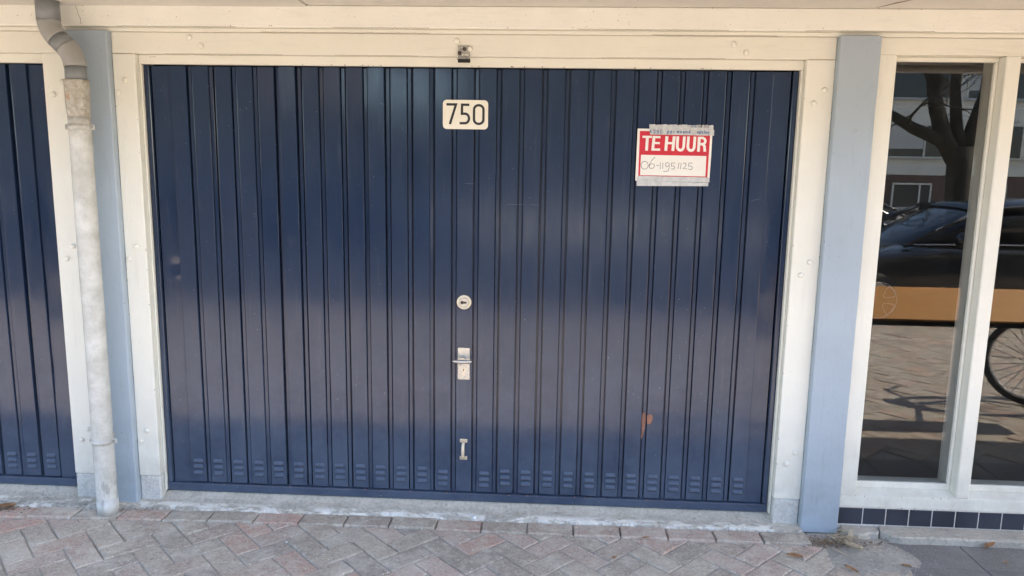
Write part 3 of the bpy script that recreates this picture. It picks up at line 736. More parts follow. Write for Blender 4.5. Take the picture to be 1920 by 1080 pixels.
PT = empty('tiled_plinth', (2.05, 0, .03), 'row of dark navy square tiles under the window', 'plinth')
MB().box(1.3005, 2.86, .0006, .15, .0, .1085).build('grout', M['grout'], PT)
tx = 1.3012; edges = [1.3012, 1.4145] + [1.4145 + .0991 * i for i in range(1, 15)]
for a, b in zip(edges, edges[1:]):
    t = MB().box(a + .0021, b - .0021, -.0012, .01, .0312 + random.uniform(-.0006, .0006), .1062, .0016); t.build('tile', M['tile'], PT)

def slab(out, z0, z1, name, mat, label, cat):
    n = len(out); vs = [(x, y, z0) for x, y in out] + [(x, y, z1 - .006) for x, y in out]
    cx = sum(p[0] for p in out) / n; cy = sum(p[1] for p in out) / n
    vs += [(x + (.004 if x < cx else -.004) * (abs(x - cx) > .05), y + (.006 if y < cy else -.001), z1 + .002 * rng_noise(x * 2 + y, 2)) for x, y in out]
    fs = [(i, (i + 1) % n, n + (i + 1) % n, n + i) for i in range(n)] + [(n + i, n + (i + 1) % n, 2 * n + (i + 1) % n, 2 * n + i) for i in range(n)] + [tuple(range(2 * n, 3 * n))]
    return tag(MB().add(vs, fs).build(name, mat), label, cat)
out = [(1.485, -.004), (1.478, -.03), (1.470, -.055), (1.488, -.075), (1.50, -.09), (1.53, -.105), (1.56, -.108)] + [(1.6 + i * .04, -.104 + .003 * rng_noise(i * .3, 5)) for i in range(33)] + [(2.9, -.1), (2.9, -.004)]
slab(out, -.03, .0305, 'concrete_step', M['concrete'], 'long worn concrete ledge below the dark tiled plinth', 'ledge')
out = [(1.322, -.004), (1.318, -.04), (1.33, -.075), (1.365, -.09), (1.40, -.082), (1.425, -.066), (1.455, -.07), (1.472, -.045), (1.468, -.004)]
slab(out, -.03, .0265, 'broken_ledge_piece', M['concrete'], 'short cracked concrete piece between blue-grey pillar and long ledge', 'ledge')

# ------------------------------------------------------------------ downpipe
DP = empty('downpipe', (-1.94, -.11, 0), 'rain downpipe with grey plastic offset bend above a stained white pipe', 'downpipe')
yP = -.112; xa, xb = -1.939, -2.037
lo = MB(); zs = [.004 + i * .05 for i in range(35)] + [1.735]
lo.tube([(xa + .0012 * rng_noise(z, 2), yP, z) for z in zs], .0428, 28).build('lower_pipe', M['oldpipe'], DP)
MB().lathe([(.0435, .07), (.0435, .075), (.0445, .0755), (.0445, .0), ], (xa, yP, .002), 'z', 28).build('foot_collar', M['oldpipe'], DP)
MB().lathe([(.0428, 1.735), (.0445, 1.76), (.0465, 1.79), (.0468, 1.865), (.0475, 1.876), (.0465, 1.883), (.042, 1.884)], (xa, yP, 0), 'z', 28).build('socket', M['oldpipe'], DP)
MB().tube([(xa, yP, 1.87), (xa, yP, 1.9375)], .0405, 28).build('spigot', M['pvc_dark'], DP)
def bend(p0, d0, p1, d1, n=8):
    p0, d0, p1, d1 = map(Vector, (p0, d0, p1, d1)); out = []
    for i in range(n + 1):
        t = i / n; out.append(p0 * (2 * t**3 - 3 * t**2 + 1) + d0 * (t**3 - 2 * t**2 + t) + p1 * (-2 * t**3 + 3 * t**2) + d1 * (t**3 - t**2))
    return out
dg = Vector((-.62, 0, .62)).normalized()
A0, A1 = Vector((xa, yP, 1.9365)), Vector((xa - .031, yP, 2.012)); 
MB().tube(bend(A0, (0, 0, .08), A1, dg * .08), .0428, 28).build('elbow', M['pvc_light'], DP)
MB().tube([A1 - dg * .002, A1 + dg * .048], .0418, 28).build('coupler', M['pvc_dark'], DP)
A2 = A1 + dg * .046; A3 = Vector((xb, yP, 2.118))
MB().tube(bend(A2, dg * .08, A3, (0, 0, .08)), .0428, 28).build('elbow', M['pvc_light'], DP)
MB().tube([A3 - Vector((0, 0, .002)), (xb, yP, 2.2)], .0435, 28).build('upper_pipe', M['pvc_dark'], DP)
for z in (1.695, .342):
    k = MB().lathe([(.0432, -.011), (.0452, -.011), (.0452, .011), (.0432, .011)], (xa, yP, z), 'z', 28)
    for s_ in (-1, 1): k.box(xa + (s_ * .0535 - .0095), xa + (s_ * .0535 + .0095), yP - .003, yP + .003, z - .011, z + .011, .002)
    k.tube([(xa, yP + .044, z), (xa, -.02, z)], .006, 8)
    b = k.build('bracket', M['oldpipe'], DP)
    for s_ in (-1, 1): MB().lathe([(.0052, -.003), (.0052, -.0062), (.003, -.0075)], (xa + s_ * .0535, yP, z), 'y', 10).build('screw', M['bracket'], b)

# ------------------------------------------------------------------ small litter on the ground
def leaf(name, x, y, z, L, wd, rot, label, cat, mat, curl=.5, group=None):
    mb = MB(); n = 7; vs = []; fs = []
    for i in range(n + 1):
        t = i / n; ww = wd * math.sin(math.pi * min(1, t * .96 + .02)) ** .8 / 2 * (1.15 - .4 * t)
        for s_ in (-1, 0, 1):
            px, py = (t - .5) * L, s_ * ww + .1 * L * math.sin(t * 2.4)
            vs.append((px, py, .002 + curl * wd * .5 * abs(s_) + curl * L * .22 * (t - .45) ** 2 * 2))
    for i in range(n):
        for j in range(2): a = i * 3 + j; fs.append((a, a + 1, a + 4, a + 3))
    vs.append((-.5 * L - .25 * L, .02 * L, .004)); vs.append((-.5 * L, .0015, .004)); vs.append((-.5 * L, -.0015, .004)); k = len(vs); fs.append((k - 3, k - 2, k - 1))
    m = mb.add(vs, fs, True).mesh(name); m.materials.append(mat)
    o = bpy.data.objects.new(name, m); C.objects.link(o); o.location = (x, y, z); o.rotation_euler = (random.uniform(-.15, .15), random.uniform(-.15, .15), rot)
    s = o.modifiers.new('thick', 'SOLIDIFY'); s.thickness = .0008
    return tag(o, label, cat, group)
leaf('dry_leaf', 1.038, -.27, .006, .062, .026, -.5, 'tan dry leaf lying on the bricks left of the straw heap', 'leaf', M['leaf'])
leaf('dry_leaf', 1.90, -.118, .004, .052, .028, .3, 'curled orange-brown leaf against the long concrete ledge', 'leaf', M['leaf'], .9)
leaf('dry_leaf', 1.89, -.243, .004, .02, .016, 1.2, 'tiny round brown leaf on the grey slabs at the right edge', 'leaf', M['leaf'])
leaf('dry_leaf', 1.229, -.352, .006, .055, .022, -.9, 'brown leaf below the straw heap, near the bottom edge', 'leaf', M['leaf'])
leaf('dry_leaf', 1.465, -.309, .006, .036, .016, -.6, 'small brown leaf on the sandy patch beside the grey slabs', 'leaf', M['leaf'])
leaf('dry_leaf', .446, -.166, .008, .034, .013, .1, 'thin brown leaf on the bricks below the rust patch', 'leaf', M['leaf'])
leaf('dry_leaf', .300, -.335, .006, .034, .012, .7, 'slim brown leaf in a joint of the herringbone bricks', 'leaf', M['leaf'])
leaf('dry_leaf', -2.416, -.114, .008, .08, .035, .2, 'large brown dead leaf at the left edge by the threshold', 'leaf', M['leaf'])
leaf('twig_star', -1.801, -.408, .006, .075, .006, .15, 'straw-coloured twig lying on bricks near the downpipe foot', 'twig', M['straw'])
def scrap(x, y, z, r, label, mat, name, cat):
    bm = bmesh.new(); bmesh.ops.create_icosphere(bm, subdivisions=2, radius=r)
    for v in bm.verts: v.co *= random.uniform(.6, 1.15); v.co.z *= .5
    me = bpy.data.meshes.new(name); bm.to_mesh(me); bm.free(); me.materials.append(mat); o = bpy.data.objects.new(name, me); C.objects.link(o); o.location = (x, y, z)
    return tag(o, label, cat)
scrap(-.296, -.052, .018, .014, 'small white crumpled paper scrap by the threshold below the handle', M['scrap'], 'paper_scrap', 'litter')
scrap(-1.057, -.308, .004, .006, 'tiny white pebble on the bricks left of centre', M['scrap'], 'pebble', 'pebble')
# heap of dry straw and leaf crumbs at the foot of the right pillar
st = MB()
for i in range(70):
    a = random.uniform(0, 6.28); r = abs(random.gauss(0, .035)); x, y = 1.275 + r * math.cos(a) * 1.6, -.118 + r * math.sin(a) * 1.1
    L = random.uniform(.02, .085); th = random.uniform(-1.4, .2); e = random.uniform(-.05, .55); z = .008 + random.uniform(0, .02)
    d = Vector((math.cos(th) * math.cos(e), math.sin(th) * math.cos(e), math.sin(e))); p = Vector((x, y, z)); s_ = d.cross(Vector((0, 0, 1))).normalized() * random.uniform(.0010, .0032)
    mid = p + d * L * .5 + Vector((0, 0, .004)); k = len(st.v)
    st.v += [tuple(p - s_ * .5), tuple(p + s_ * .5), tuple(mid + s_), tuple(mid - s_), tuple(p + d * L)]; st.f += [(k, k + 1, k + 2, k + 3), (k + 3, k + 2, k + 4)]; st.sm += [False, False]
tag(st.build('straw_heap', M['straw']), 'heap of dry straw at the foot of the right blue-grey pillar', 'straw', kind='stuff')
leaf('torn_husk', 1.30, -.19, .012, .085, .034, -.9, 'pale torn plant husk lying out of the straw heap', 'husk', M['straw'], .8)
leaf('dry_stalk', 1.235, -.235, .010, .13, .006, -1.15, 'long straw stalk pointing out from the straw heap', 'stalk', M['straw'], .1)
leaf('upright_husk', 1.33, -.1, .03, .055, .024, 1.4, 'upright pale husk leaning at the cracked ledge piece', 'husk', M['straw'], .4).rotation_euler = (.4, -1.1, 1.0)
cr = MB()
def crumbs(n, fx, fy, zf, smin, smax):
    for i in range(n):
        x, y = fx(), fy(); s_ = random.uniform(smin, smax); a = random.uniform(0, 6.28); z = zf(x, y); k = len(cr.v)
        for q in range(4): aa = a + q * 1.571 + random.uniform(-.4, .4); cr.v.append((x + math.cos(aa) * s_ * random.uniform(.4, 1.4), y + math.sin(aa) * s_ * .6, z + random.uniform(0, s_ * .5)))
        cr.v.append((x, y, z + s_ * .55)); cr.f += [(k, k + 1, k + 4), (k + 1, k + 2, k + 4), (k + 2, k + 3, k + 4), (k + 3, k, k + 4)]; cr.sm += [False] * 4
crumbs(320, lambda: random.gauss(1.24, .07), lambda: random.gauss(-.125, .03), lambda x, y: .004, .002, .009)
crumbs(60, lambda: random.gauss(1.41, .05), lambda: random.gauss(-.13, .03), lambda x, y: .003, .002, .007)
crumbs(50, lambda: random.gauss(-1.845, .012), lambda: random.uniform(-.045, -.004), lambda x, y: .012, .002, .008)
crumbs(90, lambda: random.uniform(-2.1, -1.75), lambda: random.gauss(-.085, .012), lambda x, y: .008, .0015, .006)
crumbs(60, lambda: random.gauss(-2.42, .05), lambda: random.gauss(-.12, .015), lambda x, y: .006, .003, .011)
crumbs(160, lambda: random.uniform(-2.4, 1.2), lambda: -.156 + random.uniform(-.008, .008), lambda x, y: .0, .0012, .004)
crumbs(260, lambda: random.uniform(-2.5, 1.9), lambda: random.uniform(-.6, -.15), lambda x, y: -.001, .001, .0036)
tag(cr.build('leaf_crumbs', M['litter']), 'brown leaf crumbs scattered along the threshold and brick joints', 'leaf litter', kind='stuff')
gr = MB(); cr = gr
crumbs(420, lambda: random.gauss(1.38, .11), lambda: random.uniform(-.40, -.11), lambda x, y: .003, .0012, .0055)
crumbs(120, lambda: random.uniform(-2.4, 1.9), lambda: random.uniform(-.6, -.1), lambda x, y: .001, .001, .0032)
tag(gr.build('grit', M['stone']), 'pale grit and pebbles strewn on the paving, thickest by the ledge', 'grit', kind='stuff')
# low sand spill over the bricks by the slabs
sp = MB(); n, m = 26, 20; vs = []; fs = []
for i in range(n + 1):
    for j in range(m + 1):
        u, v = i / n * 2 - 1, j / m * 2 - 1; r2 = u * u + v * v
        x, y = 1.37 + u * .19, -.23 + v * .17; vs.append((x, y, -.004 + .0105 * max(0, 1 - r2) ** .7 + .002 * rng_noise(x * 9 + y * 5, 3)))
for i in range(n):
    for j in range(m): a = i * (m + 1) + j; fs.append((a, a + m + 1, a + m + 2, a + 1))
tag(sp.add(vs, fs, True).build('sand_spill', M['sand']), 'low spill of grey sand over the bricks beside the slabs', 'sand', kind='stuff')

# ------------------------------------------------------------------ street behind the camera (seen as reflections)
def wheel(cx, cy, cz, R, yaw, par, tyre_r=.02, spokes=28, disc=False):
    """bicycle wheel in the xz-plane, turned by yaw"""
    rot = Matrix.Rotation(yaw, 3, 'Z'); T = lambda v: Vector((cx, cy, cz)) + rot @ Vector(v)
    ring = lambda r, y=0, n=40: [T((r * math.cos(2 * math.pi * i / n), y, r * math.sin(2 * math.pi * i / n))) for i in range(n + 1)]
    t = MB().tube(ring(R - tyre_r), tyre_r, 8, False).build('wheel', M['rubber'], par)
    MB().tube(ring(R - 2.2 * tyre_r), .009, 6, False).build('rim', M['chrome'], t)
    s = MB()
    for i in range(spokes):
        a = 2 * math.pi * i / spokes; b = a + (.5 if i % 2 else -.5)
        s.tube([T((.025 * math.cos(b), .03 * (1 if i % 4 < 2 else -1), .025 * math.sin(b))), T(((R - .045) * math.cos(a), 0, (R - .045) * math.sin(a)))], .0034, 4, False)
    s.build('spokes', M['chrome'], t)
    MB().tube([T((0, -.05, 0)), T((0, .05, 0))], .022, 10).build('hub', M['blackpaint'], t)
    f = MB().tube([T(((R + .015) * math.cos(RAD(a)), 0, (R + .015) * math.sin(RAD(a)))) for a in range(-5, 150, 12)], .018, 6).build('mudguard', M['blackpaint'], t)
    return t
BK = empty('cargo_bicycle', (3.3, -2.1, 0), 'black cargo bicycle with long varnished wooden box, reflected in the window', 'cargo bike')
bx = MB()
lid = MB(); lid.add([(1.6, -1.28, .690), (3.8, -1.28, .690), (3.8, -1.46, .860), (1.6, -1.46, .860), (1.6, -1.296, .674), (3.8, -1.296, .674), (3.8, -1.476, .844), (1.6, -1.476, .844)], [(0, 1, 2, 3), (4, 5, 6, 7), (0, 1, 5, 4), (1, 2, 6, 5), (2, 3, 7, 6), (3, 0, 4, 7)])
lid.build('box_lid', M['wood'], BK)
MB().box(1.6, 3.8, -1.505, -1.48, .66, .858, .004).build('box_side', M['wood'], BK)
for x0 in (1.6, 3.775): MB().add([(x0, -1.30, .665), (x0 + .025, -1.30, .665), (x0 + .025, -1.475, .665), (x0, -1.475, .665), (x0, -1.475, .83), (x0 + .025, -1.475, .83)], [(0, 1, 2, 3), (0, 3, 4), (1, 5, 2), (0, 4, 5, 1), (2, 5, 4, 3)]).build('box_end', M['wood'], BK)
MB().box(1.6, 3.8, -1.50, -1.29, .645, .660, .002).build('box_floor', M['blackpaint'], BK)
MB().tube([(3.3, -1.49, .64), (3.32, -1.6, .62), (3.38, -1.78, .60), (3.42, -1.86, .58)], .014, 8).tube([(1.7, -1.49, .65), (3.3, -1.49, .64)], .012, 8).build('box_frame', M['blackpaint'], BK)
wheel(3.36, -1.80, .315, .315, RAD(36), BK); wheel(4.95, -2.09, .33, .33, 0, BK)
fr = MB(); fr.tube([(3.36, -1.86, .315), (3.38, -1.86, .56)], .016, 8).tube([(3.3, -1.86, .56), (4.0, -2.09, .42), (4.42, -2.09, .30), (4.95, -2.09, .33)], .02, 8).tube([(4.42, -2.09, .30), (4.55, -2.09, .82)], .018, 8).tube([(4.95, -2.09, .33), (4.52, -2.09, .72)], .012, 8).tube([(4.0, -2.09, .42), (3.98, -2.09, 1.0)], .018, 8)
fr.build('frame', M['blackpaint'], BK)
MB().tube([(4.12, -1.80, 1.05), (3.98, -1.92, 1.06), (3.96, -2.09, 1.02), (3.98, -2.26, 1.06), (4.12, -2.38, 1.05)], .014, 8).build('handlebar', M['chrome'], BK)
sd = MB().tube([(4.38, -2.09, .87), (4.48, -2.09, .875), (4.58, -2.09, .88), (4.66, -2.09, .885)], [.015, .04, .09, .085], 12); sd.v = [(x, y, .87 + (z - .87) * .4) for x, y, z in sd.v]; sd.build('saddle', M['rubber'], BK)

def car(x, y, z, flip, paint_, label, group='cars parked in the street'):
    """hatchback, 4.4 m, nose towards -X (flip turns it)"""
    R_ = empty('parked_car', (0, 0, 0), label, 'car', group)
    def body(st, fn): 
        vs = []; k = 0
        for s_ in st: ring = fn(*s_); k = len(ring); vs += ring
        fs = []
        for i in range(len(st) - 1):
            for j in range(k): fs.append((i * k + j, i * k + (j + 1) % k, (i + 1) * k + (j + 1) % k, (i + 1) * k + j))
        fs += [tuple(range(k)), tuple((len(st) - 1) * k + j for j in range(k))]
        return MB().add(vs, fs, True)
    def ringb(X, hw, zt, zs, zb):
        h = [(0, zt), (hw * .55, zt - .005), (hw * .86, zt - .035), (hw * .97, zs), (hw, zs - .12), (hw * .995, zb + .18), (hw * .95, zb), (hw * .5, zb - .02)]
        return [(X, a, b) for a, b in h] + [(X, -a, b) for a, b in h[::-1][:-1]][0:]
    st = [(-2.2, .55, .58, .55, .30), (-2.14, .74, .66, .60, .24), (-1.9, .84, .74, .68, .20), (-1.45, .885, .83, .76, .20), (-1.0, .895, .90, .83, .20), (-.55, .90, .95, .88, .20), (.3, .90, .95, .89, .20), (1.2, .90, .96, .90, .20), (1.8, .885, .97, .91, .22), (2.1, .82, .96, .90, .28), (2.2, .70, .90, .80, .36)]
    bo = body(st, ringb).build('body', paint_, R_, False); sub_ = bo.modifiers.new('s', 'SUBSURF'); sub_.levels = 1; sub_.render_levels = 2
    def ringg(X, hb, ht, zt, zb):
        h = [(0, zt), (ht * .7, zt - .01), (ht, zt - .06), (hb, zb)]
        return [(X, a, b) for a, b in h] + [(X, -a, b) for a, b in h[::-1][:-1]]
    sg = [(-1.02, .66, .5, .90, .86), (-.62, .78, .60, 1.13, .88), (-.18, .83, .64, 1.345, .88), (.1, .84, .65, 1.40, .88), (.7, .84, .66, 1.42, .88), (1.3, .83, .64, 1.39, .88), (1.75, .78, .60, 1.24, .90), (2.08, .70, .52, 1.0, .90)]
    gl = body(sg, ringg).build('glasshouse', M['car_glass'], R_, False); q = gl.modifiers.new('s', 'SUBSURF'); q.levels = 1; q.render_levels = 2
    rf = MB(); vs = []; xs = [-.22, 0, .4, .9, 1.35, 1.5]; zt = [1.335, 1.385, 1.43, 1.43, 1.40, 1.365]
    for X, Z in zip(xs, zt):
        for yy, dz in ((-.66, -.075), (-.58, -.02), (-.3, .0), (0, .006), (.3, .0), (.58, -.02), (.66, -.075)): vs.append((X, yy, Z + dz))
    fs = [(i * 7 + j, i * 7 + j + 1, (i + 1) * 7 + j + 1, (i + 1) * 7 + j) for i in range(5) for j in range(6)]
    ro_ = rf.add(vs, fs, True).build('roof', paint_, R_, False); q = ro_.modifiers.new('t', 'SOLIDIFY'); q.thickness = .02
    for sgn in (-1, 1):
        p_ = MB().tube([(-1.0, sgn * .70, .90), (-.6, sgn * .745, 1.12), (-.2, sgn * .675, 1.315)], .026, 8).tube([(.42, sgn * .85, .90), (.46, sgn * .69, 1.37)], .035, 8).tube([(1.45, sgn * .83, .92), (1.36, sgn * .67, 1.35)], .05, 8).tube([(-.22, sgn * .672, 1.32), (.4, sgn * .69, 1.375), (1.36, sgn * .67, 1.34)], .022, 8)
        p_.build('pillar', paint_, R_, False)
        MB().tube([(-.92, sgn * .765, .925), (-.4, sgn * .855, .945), (.4, sgn * .868, .95), (1.3, sgn * .862, .955)], .009, 6).tube([(-.7, sgn * .765, 1.09), (-.2, sgn * .70, 1.325), (.4, sgn * .705, 1.385), (1.3, sgn * .69, 1.35)], .007, 6).build('window_trim', M['chrome'], R_, False)
        mi = MB().lathe([(.02, -.10), (.07, -.085), (.085, -.02), (.075, .05), (.03, .085)], (-.52, sgn * .99, 1.0), 'y', 14); mi.v = [((a + .52) * .8 - .52, b, c) for a, b, c in mi.v]; mi.build('wing_mirror', paint_, R_, False)
        MB().box(.22, .40, sgn * .905 - .015, sgn * .905 + .015, .80, .825, .008).build('door_handle', M['chrome'], R_, False)
        MB().box(-2.12, -1.85, sgn * .66 - .1, sgn * .66 + .1, .58, .69, .03).build('headlight', M['lamp_glass'], R_, False)
        MB().box(2.08, 2.19, sgn * .62 - .1, sgn * .62 + .1, .72, .88, .03).build('tail_light', M['redlamp'], R_, False)
        for X in (-1.38, 1.32):
            wh = MB().lathe([(.20, -.10), (.30, -.10), (.32, -.06), (.32, .06), (.30, .10), (.20, .10)], (X, sgn * .80, .32), 'y', 28).build('wheel', M['rubber'], R_, False)
            MB().lathe([(.21, -.104), (.20, -.09), (.05, -.095), (.05, .095), (.20, .09), (.21, .104)], (X, sgn * .80, .32), 'y', 20).build('rim', M['chrome'], wh, False)
    R_.location = (x, y, z); R_.rotation_euler = (0, 0, math.pi if flip else 0)
    return R_
car(4.98, -5.82, -.10, False, M['car_black'], 'black hatchback parked along the near kerb, reflected in the window')
car(5.5, -10.9, -.09, True, M['car_grey'], 'grey hatchback parked across the road behind the black one')
car(-3.6, -10.9, -.09, True, M['car_blue'], 'dark blue hatchback parked across the road, right of the black ones')
car(-8.7, -10.9, -.09, False, M['car_black'], 'black hatchback parked across the road beside the dark blue one')
car(-13.9, -10.9, -.09, True, M['car_black'], 'black hatchback at the far end of the row across the road')
car(11.0, -5.85, -.10, False, M['car_white'], 'silver hatchback parked on the near kerb behind the black one')

def tree(name, base, r0, limbs, label, seed, twig=3):
    rnd = random.Random(seed); T = empty(name, base, label, 'tree')
    bx_, by_, bz_ = base
    mb = MB(); zs = [0, .25, .8, 1.4, 1.9, 2.25]
    mb.tube([(bx_ + .02 * math.sin(z * 2), by_, bz_ + z) for z in zs], [r0 * 1.5, r0 * 1.15, r0, r0 * .97, r0 * 1.02, r0 * 1.1], 16)
    mb.build('trunk', M['bark'], T)
    for pts, r in limbs:
        lb_ = MB(); tw = MB(); P_ = [Vector((bx_ + a, by_ + b, bz_ + c)) for a, b, c in pts]
        rr = [r * (1 - .62 * i / (len(P_) - 1)) for i in range(len(P_))]; lb_.tube(P_, rr, 12); L_ = lb_.build('limb', M['bark'], T)
        def grow(p, d, r_, lev):
            n = 4; q = [p]; 
            for i in range(n): d = (d + Vector((rnd.gauss(0, .18), rnd.gauss(0, .18), rnd.gauss(.06, .12)))).normalized(); q.append(q[-1] + d * r_ * 11)
            tw.tube(q, [r_ * (1 - .5 * i / n) for i in range(n + 1)], 5 if lev < 2 else 3, False)
            if lev < twig:
                for i in (2, 3, 4, 4): grow(q[i], (d + Vector((rnd.gauss(0, .7), rnd.gauss(0, .7), rnd.gauss(.1, .5)))).normalized(), r_ * .55, lev + 1)
        for i in range(2, len(P_)):
            for q in range(2 if i < len(P_) - 1 else 3): grow(P_[i], ((P_[i] - P_[i - 1]).normalized() + Vector((rnd.gauss(0, .6), rnd.gauss(0, .6), rnd.gauss(.2, .4)))).normalized(), min(.04, rr[i] * .5), 0)
        tw.build('branches', M['bark'], L_)
    return T
tree('bare_tree', (8.68, -12.9, -.02), .245, [([(-.1, 0, 1.95), (-.45, 0, 2.38), (-1.1, .1, 2.62), (-1.65, .2, 2.9), (-2.7, .2, 3.5)], .17), ([(-.12, 0, 2.0), (-.42, 0, 2.5), (-.68, .1, 3.1), (-.86, .2, 3.75), (-1.0, .3, 5.0), (-1.2, .2, 6.8)], .20), ([(-.02, 0, 2.1), (-.16, 0, 2.7), (-.2, -.1, 3.4), (-.15, -.2, 4.8), (.1, -.3, 6.2)], .15), ([(.06, 0, 2.0), (.14, 0, 2.5), (.28, 0, 3.1), (.5, 0, 3.9), (1.1, .1, 5.4)], .16)], 'large bare tree with mossy forked trunk across the road', 3)
tree('bare_tree', (-11.5, -13.2, -.02), .16, [([(0, 0, 2.1), (-.2, 0, 3.0), (-.3, .1, 4.0), (-.3, .2, 5.2)], .13), ([(0, 0, 2.1), (.4, 0, 2.9), (.8, .1, 3.7), (1.2, .2, 4.8)], .11)], 'slim bare tree on the far pavement, left of the large one', 5, 2)
tree('bare_sapling', (7.4, -14.6, -.02), .035, [([(0, 0, 1.6), (-.05, 0, 2.2), (.05, .1, 2.8), (.0, .2, 3.6)], .028), ([(0, 0, 1.7), (.2, 0, 2.3), (.3, .1, 2.9), (.35, .1, 3.5)], .024)], 'thin bare sapling beside the large tree', 8, 2)

def house(x0, x1, y, label, h=9.2, wall='plaster'):
    H = empty('terrace_house', ((x0 + x1) / 2, y, 0), label, 'house', 'terrace across the street')
    MB().box(x0, x1, y - 8, y, -.2, 1.745).build('ground_storey', M['brickwall'], H)
    MB().box(x0, x1, y - 8, y + .04, 1.746, h).build('upper_wall', M[wall], H)
    MB().box(x0 - .01, x1 + .01, y - 8.2, y + .35, h + .002, h + .25, .02).build('roof', M['roof'], H)
    n = max(1, int(round((x1 - x0) / 3.2))); pit = (x1 - x0) / n
    for i in range(n):
        a = x0 + pit * (i + .5)
        for (z0, z1, hw) in ((2.46, 3.94, 1.3), (4.95, 6.4, 1.3), (7.4, 8.8, 1.3), (.25, 1.4, .85)):
            if z1 > h: continue
            yy = y + (.041 if z0 > 2 else .001)
            f = MB().box(a - hw, a + hw, yy, yy + .05, z0, z0 + .08, .01).box(a - hw, a + hw, yy, yy + .05, z1 - .08, z1, .01).box(a - hw, a - hw + .08, yy, yy + .05, z0 + .08, z1 - .08).box(a + hw - .08, a + hw, yy, yy + .05, z0 + .08, z1 - .08).box(a + .3, a + .38, yy, yy + .05, z0 + .08, z1 - .08)
            fo = f.build('window', M['white_h'], H)
            MB().box(a - hw + .081, a + .299, yy, yy + .02, z0 + .081, z1 - .081).build('pane', M['pane'], fo); MB().box(a + .381, a + hw - .081, yy, yy + .02, z0 + .081, z1 - .081).build('pane', M['pane'], fo)
            if (i + int(z0)) % 3 == 0: MB().box(a - hw + .1, a + .28, yy + .021, yy + .03, z0 + .4, z1 - .09).build('blind', M['blind'], fo)
            MB().box(a - hw - .05, a + hw + .05, yy, yy + .14, z0 - .06, z0 - .001, .01).build('sill', M['concrete'], fo)
    return H
house(-3.9, 11.07, -30, 'dark brick terrace house left of the pale one across the street', 9.2, 'brickwall')
house(11.1, 20.7, -30, 'pale terrace house across the street, behind the large tree')
house(20.73, 31.5, -30, 'pale terrace house at the right end of the far row')
house(-40, -11.5, -30, 'dark brick terrace house beyond the low building on the left', 9.2, 'brickwall')
house(-11.4, -4.0, -32, 'low dark brick building in the gap of the far row', 4.3, 'brickwall')

# ------------------------------------------------------------------ cracks, chips and scratches (wear with a shape of its own)
def crack(pts, wd, y, name, mat, par, seed=1):
    rnd = random.Random(seed); out = [pts[0]]
    for a, b in zip(pts, pts[1:]):
        n = max(2, int(math.hypot(b[0] - a[0], b[1] - a[1]) / .006))
        for i in range(1, n + 1): t = i / n; out.append((a[0] + (b[0] - a[0]) * t + rnd.uniform(-.0018, .0018), a[1] + (b[1] - a[1]) * t + rnd.uniform(-.0012, .0012)))
    m = MB(); ribbon(m, out, wd, y); return m.build(name, mat, par)
crack([(-1.975, 2.198), (-1.965, 2.165), (-1.957, 2.14), (-1.953, 2.118)], .0007, -.0306, 'crack', M['litter'], B, 2)
crack([(-1.945, 2.19), (-1.93, 2.196), (-1.92, 2.192)], .001, -.0306, 'crack', M['litter'], B, 3)
crack([(-1.69, 1.995), (-1.66, 1.994)], .0006, -.0004, 'crack', M['litter'], FR, 4)
for x, z, L_, sd in ((-1.62, 2.0074, .5, 5), (-.9, 2.0074, .35, 6), (.2, 2.0074, .5, 7), (1.03, 2.0073, .1, 8), (-1.84, 2.0073, .08, 9)):
    crack([(x, z), (x + L_, z)], .0005, -.0005, 'joint_crack', M['litter'], FR, sd)
for x, z, L_, sd in ((-1.8, 2.1117, .5, 15), (-.9, 2.1119, .4, 16), (.1, 2.1117, .6, 17), (1.0, 2.112, .5, 18), (-1.2, 2.0952, .7, 19), (.4, 2.0952, .5, 20)):
    crack([(x, z), (x + L_, z)], .0006, -.0312 if z > 2.1 else -.0106, 'joint_crack', M['litter'], B, sd)
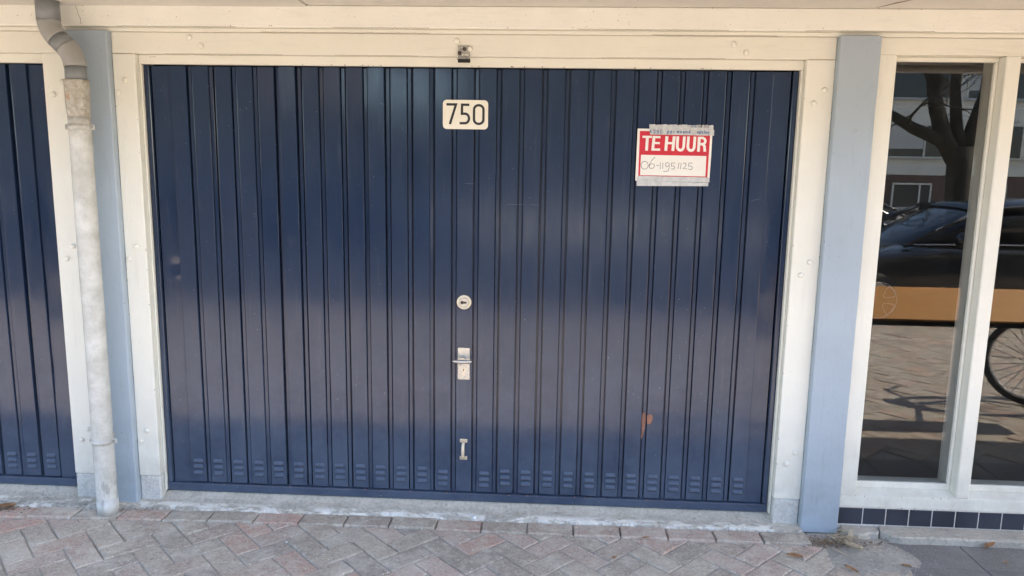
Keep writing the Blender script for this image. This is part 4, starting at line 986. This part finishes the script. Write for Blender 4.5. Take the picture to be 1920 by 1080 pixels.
def chips(n, fx, fz, y, par, mat, smin, smax, seed, name='paint_chips'):
    rnd = random.Random(seed); m = MB()
    for i in range(n):
        x, z, r = fx(rnd), fz(rnd), rnd.uniform(smin, smax); k = len(m.v); q = 7
        m.v += [(x + r * rnd.uniform(.4, 1.2) * math.cos(6.283 * j / q), y - .00004 * i, z + r * rnd.uniform(.5, 1.6) * math.sin(6.283 * j / q)) for j in range(q)]
        m.f.append(tuple(range(k, k + q))); m.sm.append(False)
    o = m.build(name, mat, par); o['kind'] = 'stuff'; return o
chips(26, lambda r: r.choice((-1.848, -1.7545)) + r.uniform(-.001, .001), lambda r: r.uniform(.14, 2.0), -.0006, FR, M['litter'], .0008, .0028, 31)
chips(22, lambda r: r.choice((1.0255, 1.136)) + r.uniform(-.001, .001), lambda r: r.uniform(.14, 2.0), -.0006, FR, M['litter'], .0008, .0028, 32)
chips(30, lambda r: r.uniform(-1.7, 1.0), lambda r: r.choice((1.9702, 1.9715)), .0255, FR, M['dark'], .0008, .0026, 33)
chips(40, lambda r: r.uniform(-2.3, 2.2), lambda r: r.choice((2.115, 2.12, 2.197, 2.15)) + r.uniform(-.004, .004), -.0306, B, M['litter'], .0006, .0022, 34)
chips(14, lambda r: r.uniform(1.31, 1.9), lambda r: r.choice((.112, .163, .164)), -.0004, WN, M['litter'], .0008, .0028, 35)
chips(34, lambda r: r.uniform(-1.7, 1.0), lambda r: r.uniform(.0845, .0875), .0428, GD, M['rust'], .0008, .0032, 36)
chips(30, lambda r: r.uniform(-1.7, 1.0), lambda r: r.uniform(.053, .08), .0429, GD, M['bracket'], .0006, .0016, 37)
for pts, sd in (([(.855, 1.437), (.875, 1.442), (.893, 1.448)], 41), ([(-.18, 1.405), (-.12, 1.404), (-.04, 1.403)], 42), ([(-.36, 1.49), (-.32, 1.488)], 43), ([(.345, 1.475), (.352, 1.475)], 44)):
    crack(pts, .0006, .0549, 'scratch', M['navy_vent'], GD, sd)
# soffit scrape near the top right
m = MB(); m.tube([(1.26, -.04, 2.1985), (1.30, -.12, 2.1985), (1.345, -.2, 2.1985)], [.002, .006, .004], 6); m.v = [(x, y, 2.1985 - (abs(z - 2.1985)) * .2) for x, y, z in m.v]; m.build('soffit_scrape', M['litter'], B)
